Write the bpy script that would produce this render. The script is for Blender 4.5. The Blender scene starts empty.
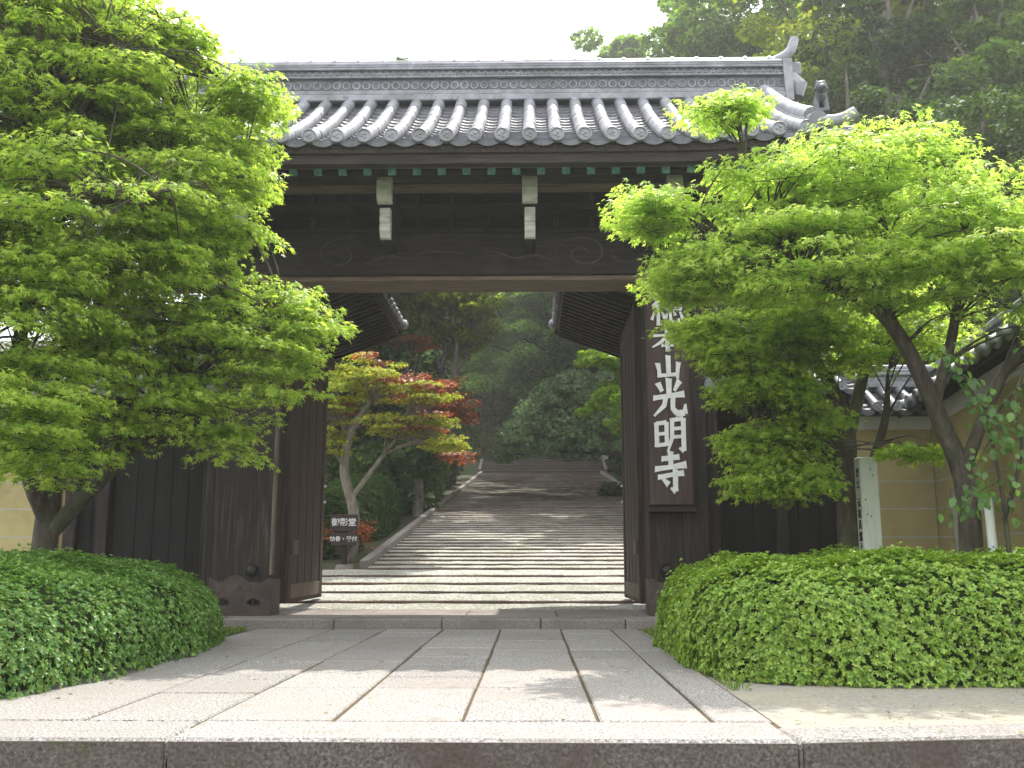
import bpy, bmesh, math, random
import numpy as np
from mathutils import Vector, Matrix
S = bpy.context.scene; C = S.collection; R = math.radians
rng = np.random.default_rng(7); random.seed(7)

# ------------------------------------------------------------------ camera
PITCH = math.atan(173/1000); YAW = math.atan(19/math.hypot(1000, 173)); CAMH = .75
cam = bpy.data.cameras.new('camera'); cam.sensor_width = 36; cam.lens = 1000/1024*36
cam.clip_start = .1; cam.clip_end = 2000
co = bpy.data.objects.new('camera', cam); C.objects.link(co)
co.location = (0, 0, CAMH); co.rotation_euler = (R(90)+PITCH, 0, YAW); S.camera = co
def ray(u, v):
    x = u-512; z = 384-v
    y2 = 1000*math.cos(PITCH)-z*math.sin(PITCH); z2 = 1000*math.sin(PITCH)+z*math.cos(PITCH)
    return x*math.cos(YAW)-y2*math.sin(YAW), x*math.sin(YAW)+y2*math.cos(YAW), z2
def at(u, v, Y):            # real-world position of a thing measured in the photo at distance Y
    a, b, c = ray(u, v); k = Y/b
    return Vector((a*k, Y, CAMH+c*k))

# ------------------------------------------------------------------ light
SUN_EL, SUN_AZ = R(60), R(18)
w = bpy.data.worlds.new('World'); S.world = w; w.use_nodes = True
nt = w.node_tree; bg = nt.nodes['Background']
sky = nt.nodes.new('ShaderNodeTexSky'); sky.sky_type = 'NISHITA'; sky.sun_disc = False
sky.sun_elevation = SUN_EL; sky.sun_rotation = SUN_AZ; sky.dust_density = 6; sky.air_density = 1.2; sky.ozone_density = 1
# thin bright cloud veil
mx = nt.nodes.new('ShaderNodeMix'); mx.data_type = 'RGBA'
tc = nt.nodes.new('ShaderNodeTexCoord'); no = nt.nodes.new('ShaderNodeTexNoise'); no.inputs['Scale'].default_value = 2.2; no.inputs['Detail'].default_value = 5
rp = nt.nodes.new('ShaderNodeMapRange'); rp.inputs['From Min'].default_value = .25; rp.inputs['From Max'].default_value = .7
rp.inputs['To Min'].default_value = .72; rp.inputs['To Max'].default_value = 1
nt.links.new(tc.outputs['Generated'], no.inputs['Vector']); nt.links.new(no.outputs['Fac'], rp.inputs['Value'])
nt.links.new(rp.outputs['Result'], mx.inputs['Factor']); nt.links.new(sky.outputs['Color'], mx.inputs['A'])
mx.inputs['B'].default_value = (9.5, 9.7, 10.2, 1)
nt.links.new(mx.outputs['Result'], bg.inputs['Color']); bg.inputs['Strength'].default_value = .15
sl = bpy.data.lights.new('sun', 'SUN'); sl.energy = 3.7; sl.angle = R(.6); sl.color = (1, .95, .87)
so = bpy.data.objects.new('sun', sl); C.objects.link(so)
sd = Vector((math.sin(SUN_AZ)*math.cos(SUN_EL), math.cos(SUN_AZ)*math.cos(SUN_EL), math.sin(SUN_EL)))
so.rotation_euler = sd.to_track_quat('Z', 'Y').to_euler(); so.location = (0, 0, 30)
S.view_settings.view_transform = 'Standard'; S.view_settings.look = 'None'; S.view_settings.gamma = 1
S.view_settings.exposure = 1.0

# ------------------------------------------------------------------ materials
def newmat(n):
    m = bpy.data.materials.new(n); m.use_nodes = True
    return m, m.node_tree, m.node_tree.nodes['Principled BSDF']
def ramp(nt, stops):
    r = nt.nodes.new('ShaderNodeValToRGB'); e = r.color_ramp.elements
    while len(e) < len(stops): e.new(.5)
    for el, (p, c) in zip(e, stops): el.position = p; el.color = (*c, 1)
    return r
def leafmat(name, cols, trans=.45, rough=.45, tcol=None, spec=.35):
    m, nt, b = newmat(name)
    g = nt.nodes.new('ShaderNodeNewGeometry')
    r = ramp(nt, [(i/(len(cols)-1), c) for i, c in enumerate(cols)])
    nt.links.new(g.outputs['Random Per Island'], r.inputs['Fac'])
    nt.links.new(r.outputs['Color'], b.inputs['Base Color'])
    b.inputs['Roughness'].default_value = rough; b.inputs['Specular IOR Level'].default_value = spec
    t = nt.nodes.new('ShaderNodeBsdfTranslucent')
    h = nt.nodes.new('ShaderNodeMix'); h.data_type = 'RGBA'; h.blend_type = 'MULTIPLY'; h.inputs['Factor'].default_value = 1
    nt.links.new(r.outputs['Color'], h.inputs['A']); h.inputs['B'].default_value = (*(tcol or (1.5, 1.5, .6)), 1)
    nt.links.new(h.outputs['Result'], t.inputs['Color'])
    mi = nt.nodes.new('ShaderNodeMixShader'); mi.inputs['Fac'].default_value = trans
    nt.links.new(b.outputs[0], mi.inputs[1]); nt.links.new(t.outputs[0], mi.inputs[2])
    nt.links.new(mi.outputs[0], nt.nodes['Material Output'].inputs['Surface'])
    return m
def noisemat(name, cols, scale=(1, 1, 1), nscale=5, detail=8, rough=.8, bump=.2, bscale=None, spec=.3, lo=.3, hi=.7, metal=0, dist=.01, big=None, isl=0):
    """stretched noise -> colour ramp + bump; big=(scale, colour, lo, hi): large soft stain mixed in"""
    m, nt, b = newmat(name)
    tc = nt.nodes.new('ShaderNodeTexCoord'); mp = nt.nodes.new('ShaderNodeMapping'); mp.inputs['Scale'].default_value = scale
    n = nt.nodes.new('ShaderNodeTexNoise'); n.inputs['Scale'].default_value = nscale; n.inputs['Detail'].default_value = detail; n.inputs['Roughness'].default_value = .65
    nt.links.new(tc.outputs['Object'], mp.inputs['Vector']); nt.links.new(mp.outputs[0], n.inputs['Vector'])
    k = len(cols)-1
    r = ramp(nt, [(lo+(hi-lo)*i/k, c) for i, c in enumerate(cols)])
    nt.links.new(n.outputs['Fac'], r.inputs['Fac']); out = r.outputs['Color']
    if big:
        for bsc, bc, bl, bh in (big if isinstance(big, list) else [big]):
            n2 = nt.nodes.new('ShaderNodeTexNoise'); n2.inputs['Scale'].default_value = bsc; n2.inputs['Detail'].default_value = 6; n2.inputs['Roughness'].default_value = .6
            nt.links.new(tc.outputs['Object'], n2.inputs['Vector'])
            mr = nt.nodes.new('ShaderNodeMapRange'); mr.inputs['From Min'].default_value = bl; mr.inputs['From Max'].default_value = bh
            nt.links.new(n2.outputs['Fac'], mr.inputs['Value'])
            q = nt.nodes.new('ShaderNodeMix'); q.data_type = 'RGBA'; nt.links.new(mr.outputs[0], q.inputs['Factor'])
            nt.links.new(out, q.inputs['A']); q.inputs['B'].default_value = (*bc, 1); out = q.outputs['Result']
    if isl:
        g = nt.nodes.new('ShaderNodeNewGeometry'); mr = nt.nodes.new('ShaderNodeMapRange'); mr.inputs['To Min'].default_value = 1-isl; mr.inputs['To Max'].default_value = 1+isl
        nt.links.new(g.outputs['Random Per Island'], mr.inputs['Value']); hs = nt.nodes.new('ShaderNodeHueSaturation')
        nt.links.new(mr.outputs[0], hs.inputs['Value']); nt.links.new(out, hs.inputs['Color']); out = hs.outputs['Color']
    nt.links.new(out, b.inputs['Base Color'])
    b.inputs['Roughness'].default_value = rough; b.inputs['Specular IOR Level'].default_value = spec; b.inputs['Metallic'].default_value = metal
    if bump:
        bp = nt.nodes.new('ShaderNodeBump'); bp.inputs['Strength'].default_value = bump; bp.inputs['Distance'].default_value = dist
        src = n
        if bscale:
            src = nt.nodes.new('ShaderNodeTexNoise'); src.inputs['Scale'].default_value = bscale; src.inputs['Detail'].default_value = 6
            nt.links.new(tc.outputs['Object'], src.inputs['Vector'])
        nt.links.new(src.outputs['Fac'], bp.inputs['Height']); nt.links.new(bp.outputs[0], b.inputs['Normal'])
    return m
DK = [(.009, .007, .007), (.022, .016, .015), (.052, .038, .033)]
WR = [(.013, .008, .007), (.035, .019, .016), (.085, .054, .043)]
GW = [(.008, .006, .006), (.024, .018, .016), (.075, .059, .051)]
M = dict(
    wood_v=noisemat('dark_wood_upright', GW, (22, 22, 1), 1.6, rough=.75, bump=.5, big=(1.1, (.022, .015, .013), .45, .7)),
    wood_x=noisemat('dark_wood_lengthwise', DK, (1, 22, 22), 1.6, rough=.75, bump=.8, big=[(1.3, (.045, .036, .032), .52, .75), (4, (.008, .006, .006), .58, .72)]),
    wood_y=noisemat('dark_wood_rafters', DK, (22, 1, 22), 1.6, rough=.8, bump=.4),
    wood_red=noisemat('reddish_door_wood', WR, (14, 14, .8), 1.8, rough=.7, bump=.5),
    wood_dark=noisemat('blackened_boards', [(.004, .0035, .004), (.009, .0075, .008), (.02, .016, .015)], (16, 16, .8), 1.6, rough=.8, bump=.4),
    wood_edge=noisemat('weathered_pale_edge', [(.05, .036, .028), (.12, .088, .066), (.22, .17, .13)], (20, 20, 1.5), 1.6, rough=.8, bump=.4),
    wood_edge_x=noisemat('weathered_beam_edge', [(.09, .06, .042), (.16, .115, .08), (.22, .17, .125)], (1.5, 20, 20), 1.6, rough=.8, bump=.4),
    board=noisemat('name_board_wood', [(.028, .018, .016), (.06, .038, .034), (.09, .06, .052)], (16, 16, .7), 1.7, rough=.65, bump=.3),
    white=noisemat('white_gofun_paint', [(.42, .41, .36), (.62, .61, .56), (.7, .69, .65)], nscale=9, rough=.7, bump=.1),
    letters=noisemat('white_lettering', [(.6, .6, .58), (.78, .78, .77)], nscale=14, rough=.7, bump=.1),
    iron=noisemat('black_iron', [(.008, .008, .009), (.03, .028, .028)], nscale=20, rough=.45, bump=.2, metal=.4, spec=.5),
    shoe=noisemat('weathered_copper_shoe', [(.035, .024, .02), (.075, .055, .047), (.12, .095, .08)], nscale=12, rough=.6, bump=.3, big=(3, (.03, .022, .02), .45, .7)),
    patina=noisemat('green_patina_copper', [(.03, .09, .075), (.06, .17, .14), (.14, .28, .24)], nscale=22, rough=.6, bump=.2),
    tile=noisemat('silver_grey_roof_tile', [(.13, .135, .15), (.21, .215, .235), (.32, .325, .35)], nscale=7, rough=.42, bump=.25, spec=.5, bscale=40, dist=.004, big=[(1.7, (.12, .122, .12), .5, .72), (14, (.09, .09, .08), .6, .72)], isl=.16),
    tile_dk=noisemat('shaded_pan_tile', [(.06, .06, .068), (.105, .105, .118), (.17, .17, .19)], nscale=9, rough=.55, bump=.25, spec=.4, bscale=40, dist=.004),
    stone=noisemat('pale_granite_paving', [(.04, .034, .03), (.20, .188, .172), (.31, .297, .28), (.50, .485, .465)], nscale=80, rough=.85, bump=.9, bscale=45, lo=.36, hi=.64, dist=.006, big=[(1.1, (.25, .22, .20), .42, .75), (5, (.20, .17, .14), .58, .76), (2.3, (.17, .17, .10), .64, .76)], isl=.13),
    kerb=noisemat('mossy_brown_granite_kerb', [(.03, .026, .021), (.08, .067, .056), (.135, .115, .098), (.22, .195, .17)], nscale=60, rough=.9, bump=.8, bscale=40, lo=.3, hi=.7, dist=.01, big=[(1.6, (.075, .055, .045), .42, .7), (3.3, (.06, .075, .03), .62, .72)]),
    joint=noisemat('mossy_soil_joint', [(.04, .028, .018), (.09, .065, .038), (.08, .085, .03)], nscale=14, rough=.95, bump=.5),
    sill=noisemat('threshold_granite', [(.12, .105, .095), (.23, .205, .185), (.33, .30, .28)], nscale=55, rough=.85, bump=.4, bscale=50, dist=.004, big=(1.5, (.16, .135, .12), .45, .7), isl=.12),
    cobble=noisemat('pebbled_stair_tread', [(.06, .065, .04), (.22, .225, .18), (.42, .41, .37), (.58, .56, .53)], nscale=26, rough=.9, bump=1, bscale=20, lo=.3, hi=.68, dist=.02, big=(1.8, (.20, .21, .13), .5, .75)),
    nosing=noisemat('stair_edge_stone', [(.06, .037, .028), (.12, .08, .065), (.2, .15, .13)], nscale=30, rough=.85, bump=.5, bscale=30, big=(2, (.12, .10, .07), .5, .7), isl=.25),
    sand=noisemat('pale_sandy_earth', [(.19, .175, .145), (.27, .25, .21), (.35, .33, .285)], nscale=45, rough=.95, bump=.5, bscale=60, dist=.005, big=[(1.5, (.34, .31, .22), .45, .75), (6, (.22, .20, .13), .62, .75)]),
    soil=noisemat('forest_floor', [(.03, .03, .015), (.06, .055, .03), (.08, .085, .04)], nscale=12, rough=.95, bump=.6, big=(.8, (.04, .06, .02), .4, .7)),
    asphalt=noisemat('road_surface', [(.04, .04, .04), (.07, .07, .068)], nscale=50, rough=.9, bump=.4),
    plaster=noisemat('ochre_plaster', [(.36, .29, .13), (.43, .35, .165), (.48, .4, .2)], nscale=4, rough=.9, bump=.15, bscale=30, big=[(.8, (.33, .28, .15), .4, .7), (3, (.26, .23, .13), .55, .75)]),
    line=noisemat('faded_wall_line', [(.34, .34, .30), (.46, .46, .42)], nscale=6, rough=.9, bump=0),
    plaster_w=noisemat('white_plaster', [(.55, .55, .52), (.7, .7, .68)], nscale=5, rough=.85, bump=.1),
    bark=noisemat('grey_brown_bark', [(.035, .028, .022), (.075, .062, .048), (.14, .125, .1)], (1, 1, .35), 14, rough=.9, bump=.8, dist=.02, big=(4, (.07, .08, .045), .5, .7)),
    bark_pale=noisemat('pale_bark', [(.10, .085, .065), (.2, .175, .14), (.3, .28, .24)], (1, 1, .4), 9, rough=.9, bump=.6, dist=.02),
    post=noisemat('white_painted_post', [(.40, .42, .38), (.58, .60, .56), (.66, .67, .64)], (6, 6, .8), 2.5, rough=.7, bump=.2, big=(5, (.3, .3, .27), .6, .72)),
    ink=noisemat('black_ink', [(.01, .01, .01), (.03, .03, .03)], rough=.7, bump=0),
    core=noisemat('inner_twigs', [(.015, .025, .006), (.035, .06, .012)], nscale=20, rough=.95, bump=.4),
    weave=noisemat('sign_panel_brown', [(.03, .017, .02), (.055, .035, .037)], (1, 8, 8), 4, rough=.6, bump=.2),
)
L = dict(
    maple=leafmat('fresh_maple_leaf', [(.19, .31, .05), (.29, .42, .07), (.39, .51, .09), (.50, .59, .12)], .6, tcol=(1.5, 1.5, 1.0)),
    maple_r=leafmat('lime_maple_leaf', [(.26, .38, .06), (.36, .50, .09), (.46, .59, .13), (.57, .66, .18)], .6, tcol=(1.4, 1.45, 1.0)),
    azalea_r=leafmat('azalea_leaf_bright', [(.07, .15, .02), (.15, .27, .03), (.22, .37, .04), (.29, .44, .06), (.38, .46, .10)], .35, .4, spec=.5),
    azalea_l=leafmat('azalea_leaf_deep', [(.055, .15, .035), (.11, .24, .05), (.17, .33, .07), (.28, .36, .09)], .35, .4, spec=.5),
    yellow=leafmat('yellow_green_maple', [(.14, .21, .03), (.22, .30, .04), (.32, .39, .05), (.42, .44, .06), (.50, .34, .06)], .5, .6, spec=.15),
    red=leafmat('red_maple', [(.13, .035, .03), (.26, .065, .035), (.36, .13, .045), (.36, .2, .05)], .45, tcol=(1.4, .8, .5)),
    orange=leafmat('orange_red_shrub_leaf', [(.25, .05, .02), (.4, .1, .03), (.3, .15, .04)], .4, tcol=(1.4, .8, .5)),
    dark=leafmat('dark_evergreen', [(.025, .05, .016), (.045, .085, .024), (.085, .15, .032)], .35, .6, spec=.12),
    mid=leafmat('mid_green', [(.06, .12, .028), (.11, .20, .04), (.18, .29, .05)], .5, .6, spec=.12),
    mid2=leafmat('fresh_grey_green', [(.13, .23, .06), (.21, .33, .085), (.31, .44, .12)], .5, .6, spec=.12),
    olive=leafmat('olive_yellow_green', [(.12, .16, .025), (.21, .26, .03), (.33, .36, .04)], .5, .6, spec=.12),
    gold=leafmat('golden_green', [(.12, .17, .02), (.21, .27, .03), (.33, .37, .045)], .5, .6, spec=.12),
    grey=leafmat('grey_green_weeping', [(.11, .18, .08), (.18, .26, .12), (.26, .35, .17)], .4, .6, tcol=(1.2, 1.4, .9), spec=.25),
    lime=leafmat('lime_green', [(.12, .22, .02), (.2, .33, .025), (.3, .42, .04)], .5),
    broad=leafmat('broad_oval_leaf', [(.05, .12, .025), (.09, .19, .035), (.14, .26, .05)], .4, .35, spec=.5),
    litter=leafmat('dry_fallen_leaf', [(.10, .05, .025), (.2, .11, .05), (.16, .2, .05)], .2),
    grass=leafmat('grass_blade', [(.06, .12, .015), (.12, .2, .02), (.2, .26, .04)], .4),
)

# ------------------------------------------------------------------ mesh helpers
class MB:
    def __init__(s, m=None): s.v = []; s.f = []; s.m = m or Matrix.Identity(4)
    def add(s, vs, fs):
        o = len(s.v); s.v += [tuple(s.m @ Vector(p)) for p in vs]; s.f += [tuple(i+o for i in f) for f in fs]
    def box(s, x0, x1, y0, y1, z0, z1, c=0):
        if c:
            # chamfered box: three interpenetration-free layers by corner cutting in XY and Z
            P = []
            for z, i in ((z0, c), (z0+c, 0), (z1-c, 0), (z1, c)):
                a, b, d, e = x0+i, x1-i, y0+i, y1-i
                k = c if i == 0 else c*.5
                P += [(a+k, d, z), (b-k, d, z), (b, d+k, z), (b, e-k, z), (b-k, e, z), (a+k, e, z), (a, e-k, z), (a, d+k, z)]
            F = [tuple(range(7, -1, -1)), tuple(range(24, 32))]
            for r in range(3):
                for i in range(8):
                    j = (i+1) % 8; F.append((r*8+i, r*8+j, r*8+8+j, r*8+8+i))
            s.add(P, F); return s
        s.add([(x0,y0,z0),(x1,y0,z0),(x1,y1,z0),(x0,y1,z0),(x0,y0,z1),(x1,y0,z1),(x1,y1,z1),(x0,y1,z1)],
              [(3,2,1,0),(4,5,6,7),(0,1,5,4),(1,2,6,5),(2,3,7,6),(3,0,4,7)]); return s
    def hexa(s, b, t):      # bottom quad, top quad
        s.add(list(b)+list(t), [(3,2,1,0),(4,5,6,7),(0,1,5,4),(1,2,6,5),(2,3,7,6),(3,0,4,7)]); return s
    def beam(s, a, b, w, h):
        a = Vector(a); b = Vector(b); d = (b-a).normalized(); up = Vector((0, 0, 1))
        if abs(d.z) > .95: up = Vector((0, 1, 0))
        x = d.cross(up).normalized()*w/2; z = x.normalized().cross(d)*h/2
        s.hexa([a-x-z, a+x-z, b+x-z, b-x-z], [a-x+z, a+x+z, b+x+z, b-x+z]); return s
    def tube(s, pts, rad, n=10, cap=True, smooth=0, flat=None):
        pts = [Vector(p) for p in pts]; rad = list(rad) if hasattr(rad, '__len__') else [rad]*len(pts)
        if smooth:
            q = []; rr = []
            for i in range(len(pts)-1):
                p0 = pts[max(i-1, 0)]; p1 = pts[i]; p2 = pts[i+1]; p3 = pts[min(i+2, len(pts)-1)]
                for k in range(smooth):
                    t = k/smooth
                    q.append(.5*((2*p1)+(p2-p0)*t+(2*p0-5*p1+4*p2-p3)*t*t+(3*p1-p0-3*p2+p3)*t**3)); rr.append(rad[i]+(rad[i+1]-rad[i])*t)
            q.append(pts[-1]); rr.append(rad[-1]); pts, rad = q, rr
        V = []; F = []; pu = None
        for i, p in enumerate(pts):
            d = (pts[min(i+1, len(pts)-1)]-pts[max(i-1, 0)]).normalized()
            if pu is None:
                pu = d.orthogonal().normalized()
            pu = (pu-d*pu.dot(d)).normalized(); w_ = d.cross(pu)
            for k in range(n):
                a = 2*math.pi*k/n; V.append(p+(pu*math.cos(a)+w_*math.sin(a))*rad[i])
        for i in range(len(pts)-1):
            for k in range(n):
                F.append((i*n+k, i*n+(k+1) % n, (i+1)*n+(k+1) % n, (i+1)*n+k))
        if cap: F += [tuple(range(n-1, -1, -1)), tuple(range((len(pts)-1)*n, len(pts)*n))]
        s.add(V, F); return s
    def ball(s, c, r, n=10):
        r = r if hasattr(r, '__len__') else (r, r, r); V = [(c[0], c[1], c[2]-r[2])]; F = []
        h = n//2
        for i in range(1, h):
            a = -math.pi/2+math.pi*i/h
            for k in range(n):
                b = 2*math.pi*k/n; V.append((c[0]+r[0]*math.cos(a)*math.cos(b), c[1]+r[1]*math.cos(a)*math.sin(b), c[2]+r[2]*math.sin(a)))
        V.append((c[0], c[1], c[2]+r[2])); e = len(V)-1
        for k in range(n):
            F.append((0, 1+(k+1) % n, 1+k)); F.append((e, e-n+k, e-n+(k+1) % n))
            for i in range(h-2): F.append((1+i*n+k, 1+i*n+(k+1) % n, 1+(i+1)*n+(k+1) % n, 1+(i+1)*n+k))
        s.add(V, F); return s
    def ring(s, c, r, t, nrm='y', n=16, m=6, a0=0, a1=2*math.pi):
        P = []
        for i in range(n+1):
            a = a0+(a1-a0)*i/n
            P.append((c[0]+r*math.cos(a), c[1], c[2]+r*math.sin(a)) if nrm == 'y' else (c[0], c[1]+r*math.cos(a), c[2]+r*math.sin(a)))
        s.tube(P, t, m, cap=False); return s
    def build(s, name, mat, parent=None, smooth=False, bevel=0):
        me = bpy.data.meshes.new(name); me.from_pydata(s.v, [], s.f); me.materials.append(mat)
        if smooth:
            me.polygons.foreach_set('use_smooth', [True]*len(me.polygons))
            me.set_sharp_from_angle(angle=R(40))
        o = bpy.data.objects.new(name, me); C.objects.link(o)
        if parent:
            o.parent = parent; o.matrix_parent_inverse = parent.matrix_basis.inverted()
        if bevel:
            b = o.modifiers.new('bevel', 'BEVEL'); b.width = bevel; b.segments = 2; b.limit_method = 'ANGLE'
        return o
def tag(o, label=None, cat=None, group=None, kind=None):
    for k, v in (('label', label), ('category', cat), ('group', group), ('kind', kind)):
        if v: o[k] = v
    return o
def thing(name, label, cat, loc=(0, 0, 0), group=None):
    o = bpy.data.objects.new(name, None); o.location = loc; C.objects.link(o); o.empty_display_size = .2
    return tag(o, label, cat, group)
def struct(o): o['kind'] = 'structure'; return o

# leaf templates: (verts along tip a, side b, normal c), quads
def maple_tpl():
    V = [(0, 0, 0)]; tips = [(-108, .62), (-52, .92), (0, 1.08), (52, .92), (108, .62)]
    notch = [(-145, .16), (-80, .3), (-26, .36), (26, .36), (80, .3), (145, .16)]
    for a, r in notch: V.append((r*math.cos(R(a)), r*math.sin(R(a)), -.05*r))
    for a, r in tips: V.append((r*math.cos(R(a)), r*math.sin(R(a)), -.28*r*r))
    F = [(0, 1+i, 7+i, 2+i) for i in range(5)]
    return np.array(V), np.array(F)
MAPLE = maple_tpl()
KITE = (np.array([(0, 0, 0), (.45, -.24, .06), (1, 0, -.1), (.45, .24, .06)]), np.array([(0, 1, 2, 3)]))
KITE_FOLD = (np.array([(0, 0, 0), (.5, -.26, .10), (1, 0, -.12), (.5, .26, .10), (.5, 0, 0)]), np.array([(0, 1, 2, 4), (0, 4, 2, 3)]))
OVAL = (np.array([(0, 0, 0), (.3, -.3, .08), (.7, -.27, .03), (1, 0, -.12), (.7, .27, .03), (.3, .3, .08), (.5, 0, -.02)]), np.array([(0, 1, 2, 6), (6, 2, 3, 4), (0, 6, 4, 5)]))
CLUMP = (np.array([(0, 0, 0), (.55, -.5, .12), (1, -.1, -.12), (.5, .1, .02), (.75, .55, -.1), (.1, .5, .1), (-.35, .25, -.1), (-.4, -.3, .06), (.05, -.6, -.12)]),
         np.array([(0, 1, 2, 3), (0, 3, 4, 5), (0, 5, 6, 7), (0, 7, 8, 1)]))
def norm(a): return a/np.maximum(np.linalg.norm(a, axis=1, keepdims=True), 1e-9)
def leaves(name, P, T, N, size, tpl, mat, parent=None, rep=None):
    P = np.asarray(P, float); T = norm(np.asarray(T, float)); N = np.asarray(N, float)
    B = norm(np.cross(N, T)); N2 = np.cross(T, B); V0, F0 = tpl
    sz = np.broadcast_to(np.asarray(size, float), (len(P),))[:, None, None]
    V = P[:, None, :] + sz*(V0[None, :, 0:1]*T[:, None, :]+V0[None, :, 1:2]*B[:, None, :]+V0[None, :, 2:3]*N2[:, None, :])
    F = (F0[None]+np.arange(len(P))[:, None, None]*len(V0)).reshape(-1, F0.shape[1])
    me = bpy.data.meshes.new(name); me.vertices.add(V.shape[0]*V.shape[1]); me.vertices.foreach_set('co', V.reshape(-1).astype(np.float32))
    nf = len(F); me.loops.add(nf*4); me.loops.foreach_set('vertex_index', F.reshape(-1).astype(np.int32))
    me.polygons.add(nf); me.polygons.foreach_set('loop_start', np.arange(nf, dtype=np.int32)*4)
    me.update(calc_edges=True); me.validate(); me.materials.append(mat)
    o = bpy.data.objects.new(name, me); C.objects.link(o)
    if parent: o.parent = parent; o.matrix_parent_inverse = parent.matrix_basis.inverted()
    return o
def rnd(n): return norm(rng.normal(size=(n, 3)))

# ================================================================== SETTING
SLOPE, Y0 = .13, 12.95
def gz(x, y):
    z = 0 if y < Y0 else SLOPE*(min(y, 50)-Y0)
    if y > 50: z += min((y-50)/2, 1)*.8
    if y > 58: z += (min(y, 140)-58)*.28
    if y > Y0 and abs(x) > 5: z += min((abs(x)-5)*.12, 3)*min((y-Y0)/15, 1)
    return z
xs = [-400, -200, -120, -80, -60, -45, -34, -26, -20, -15, -11, -8, -6, -4.6, -3, -1.5, 0, 1.5, 3, 4.4, 6, 8, 11, 15, 20, 26, 34, 45, 60, 80, 120, 200, 400]
ys = [-150, -60, -20, -5, 2, 4.50, 4.52, 6, 9, 12, 13.3, 15, 17, 20, 24, 28, 33, 38, 44, 50, 52, 58, 64, 72, 80, 90, 105, 120, 140, 200, 400]
b = MB(); nx = len(xs)
for y in ys:
    for x in xs: b.v.append((x, y, -.62 if y < 4.51 else gz(x, y)-.02+(0 if y < Y0+1 else random.uniform(-.03, .03))))
for j in range(len(ys)-1):
    for i in range(nx-1): b.f.append((j*nx+i, j*nx+i+1, (j+1)*nx+i+1, (j+1)*nx+i))
g = struct(b.build('ground', M['soil'], smooth=True))
struct(MB().box(-60, 60, -40, 4.3, -.7, -.6).build('road', M['asphalt']))
# sandy strip right of the path
b = MB(); n = 24
X = np.linspace(1.13, 14, n); Yv = np.linspace(4.6, 10.9, 16)
for y in Yv:
    for x in X: b.v.append((x, y, -.016+random.uniform(0, .008)))
for j in range(len(Yv)-1):
    for i in range(n-1): b.f.append((j*n+i, j*n+i+1, (j+1)*n+i+1, (j+1)*n+i))
struct(b.build('sandy_earth', M['sand'], smooth=True))
# paving
cols = [-2.92, -2.1, -1.53, -.93, -.32, .31, .84, 1.12]
b = MB()
for i in range(len(cols)-1):
    y = 4.83+random.uniform(0, .01); edge = i in (0, 6)
    while y < 10.84:
        ln = random.uniform(1.1, 2.0) if edge else random.choice([.55, .75, .95, 1.2])
        if y+ln > 10.5: ln = 10.85-y
        z = random.uniform(-.004, .004); gx = random.uniform(.006, .012)
        b.box(cols[i]+gx, cols[i+1]-gx, y+.007, y+ln-.007, -.12, z, .008); y += ln
b.build('paving', M['stone']); struct(bpy.data.objects['paving'])
struct(MB().box(-2.95, 1.13, 4.7, 10.86, -.1, -.010).build('paving_joints', M['joint']))
# front kerb of long granite blocks
b = MB(); kx = [-9.5, -6.8, -4.2, -1.53, 1.11]
for i in range(4): b.box(kx[i]+.006, kx[i+1]-.006, 4.36+random.uniform(-.004, .004), 4.815, -.62, random.uniform(-.002, .002), .018)
b.m = Matrix.Translation((1.12, 4.375, 0)) @ Matrix.Rotation(R(8), 4, 'Z')
b.box(0, 2.6, 0, .33, -.62, -.004, .02); b.box(2.615, 5.4, 0, .33, -.62, -.002, .02); b.box(5.415, 9, 0, .33, -.62, -.002, .02)
struct(b.build('kerb', M['stone'])); 
# stained kerb faces, their front shadow also put into the darker colour: a facing course of the same stone, 4 mm proud
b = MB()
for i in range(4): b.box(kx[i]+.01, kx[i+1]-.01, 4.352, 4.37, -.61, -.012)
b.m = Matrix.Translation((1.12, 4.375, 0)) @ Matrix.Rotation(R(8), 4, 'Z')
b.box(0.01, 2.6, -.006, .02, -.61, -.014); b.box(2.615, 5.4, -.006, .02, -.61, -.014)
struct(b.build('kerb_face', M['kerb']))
# threshold terrace of the gate
b = MB(); tx = [-4.6, -3.35, -2.1, -.95, .1, 1.0, 1.75, 3.2]
for i in range(7):
    b.box(tx[i]+.004, tx[i+1]-.004, 10.87, 11.35, -.05, .10+random.uniform(-.002, .002), .012)
    b.box(tx[i]+.2, tx[i+1]+.19, 11.355, 12.94, -.05, .098, .008)
struct(b.build('threshold', M['sill']))
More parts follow.
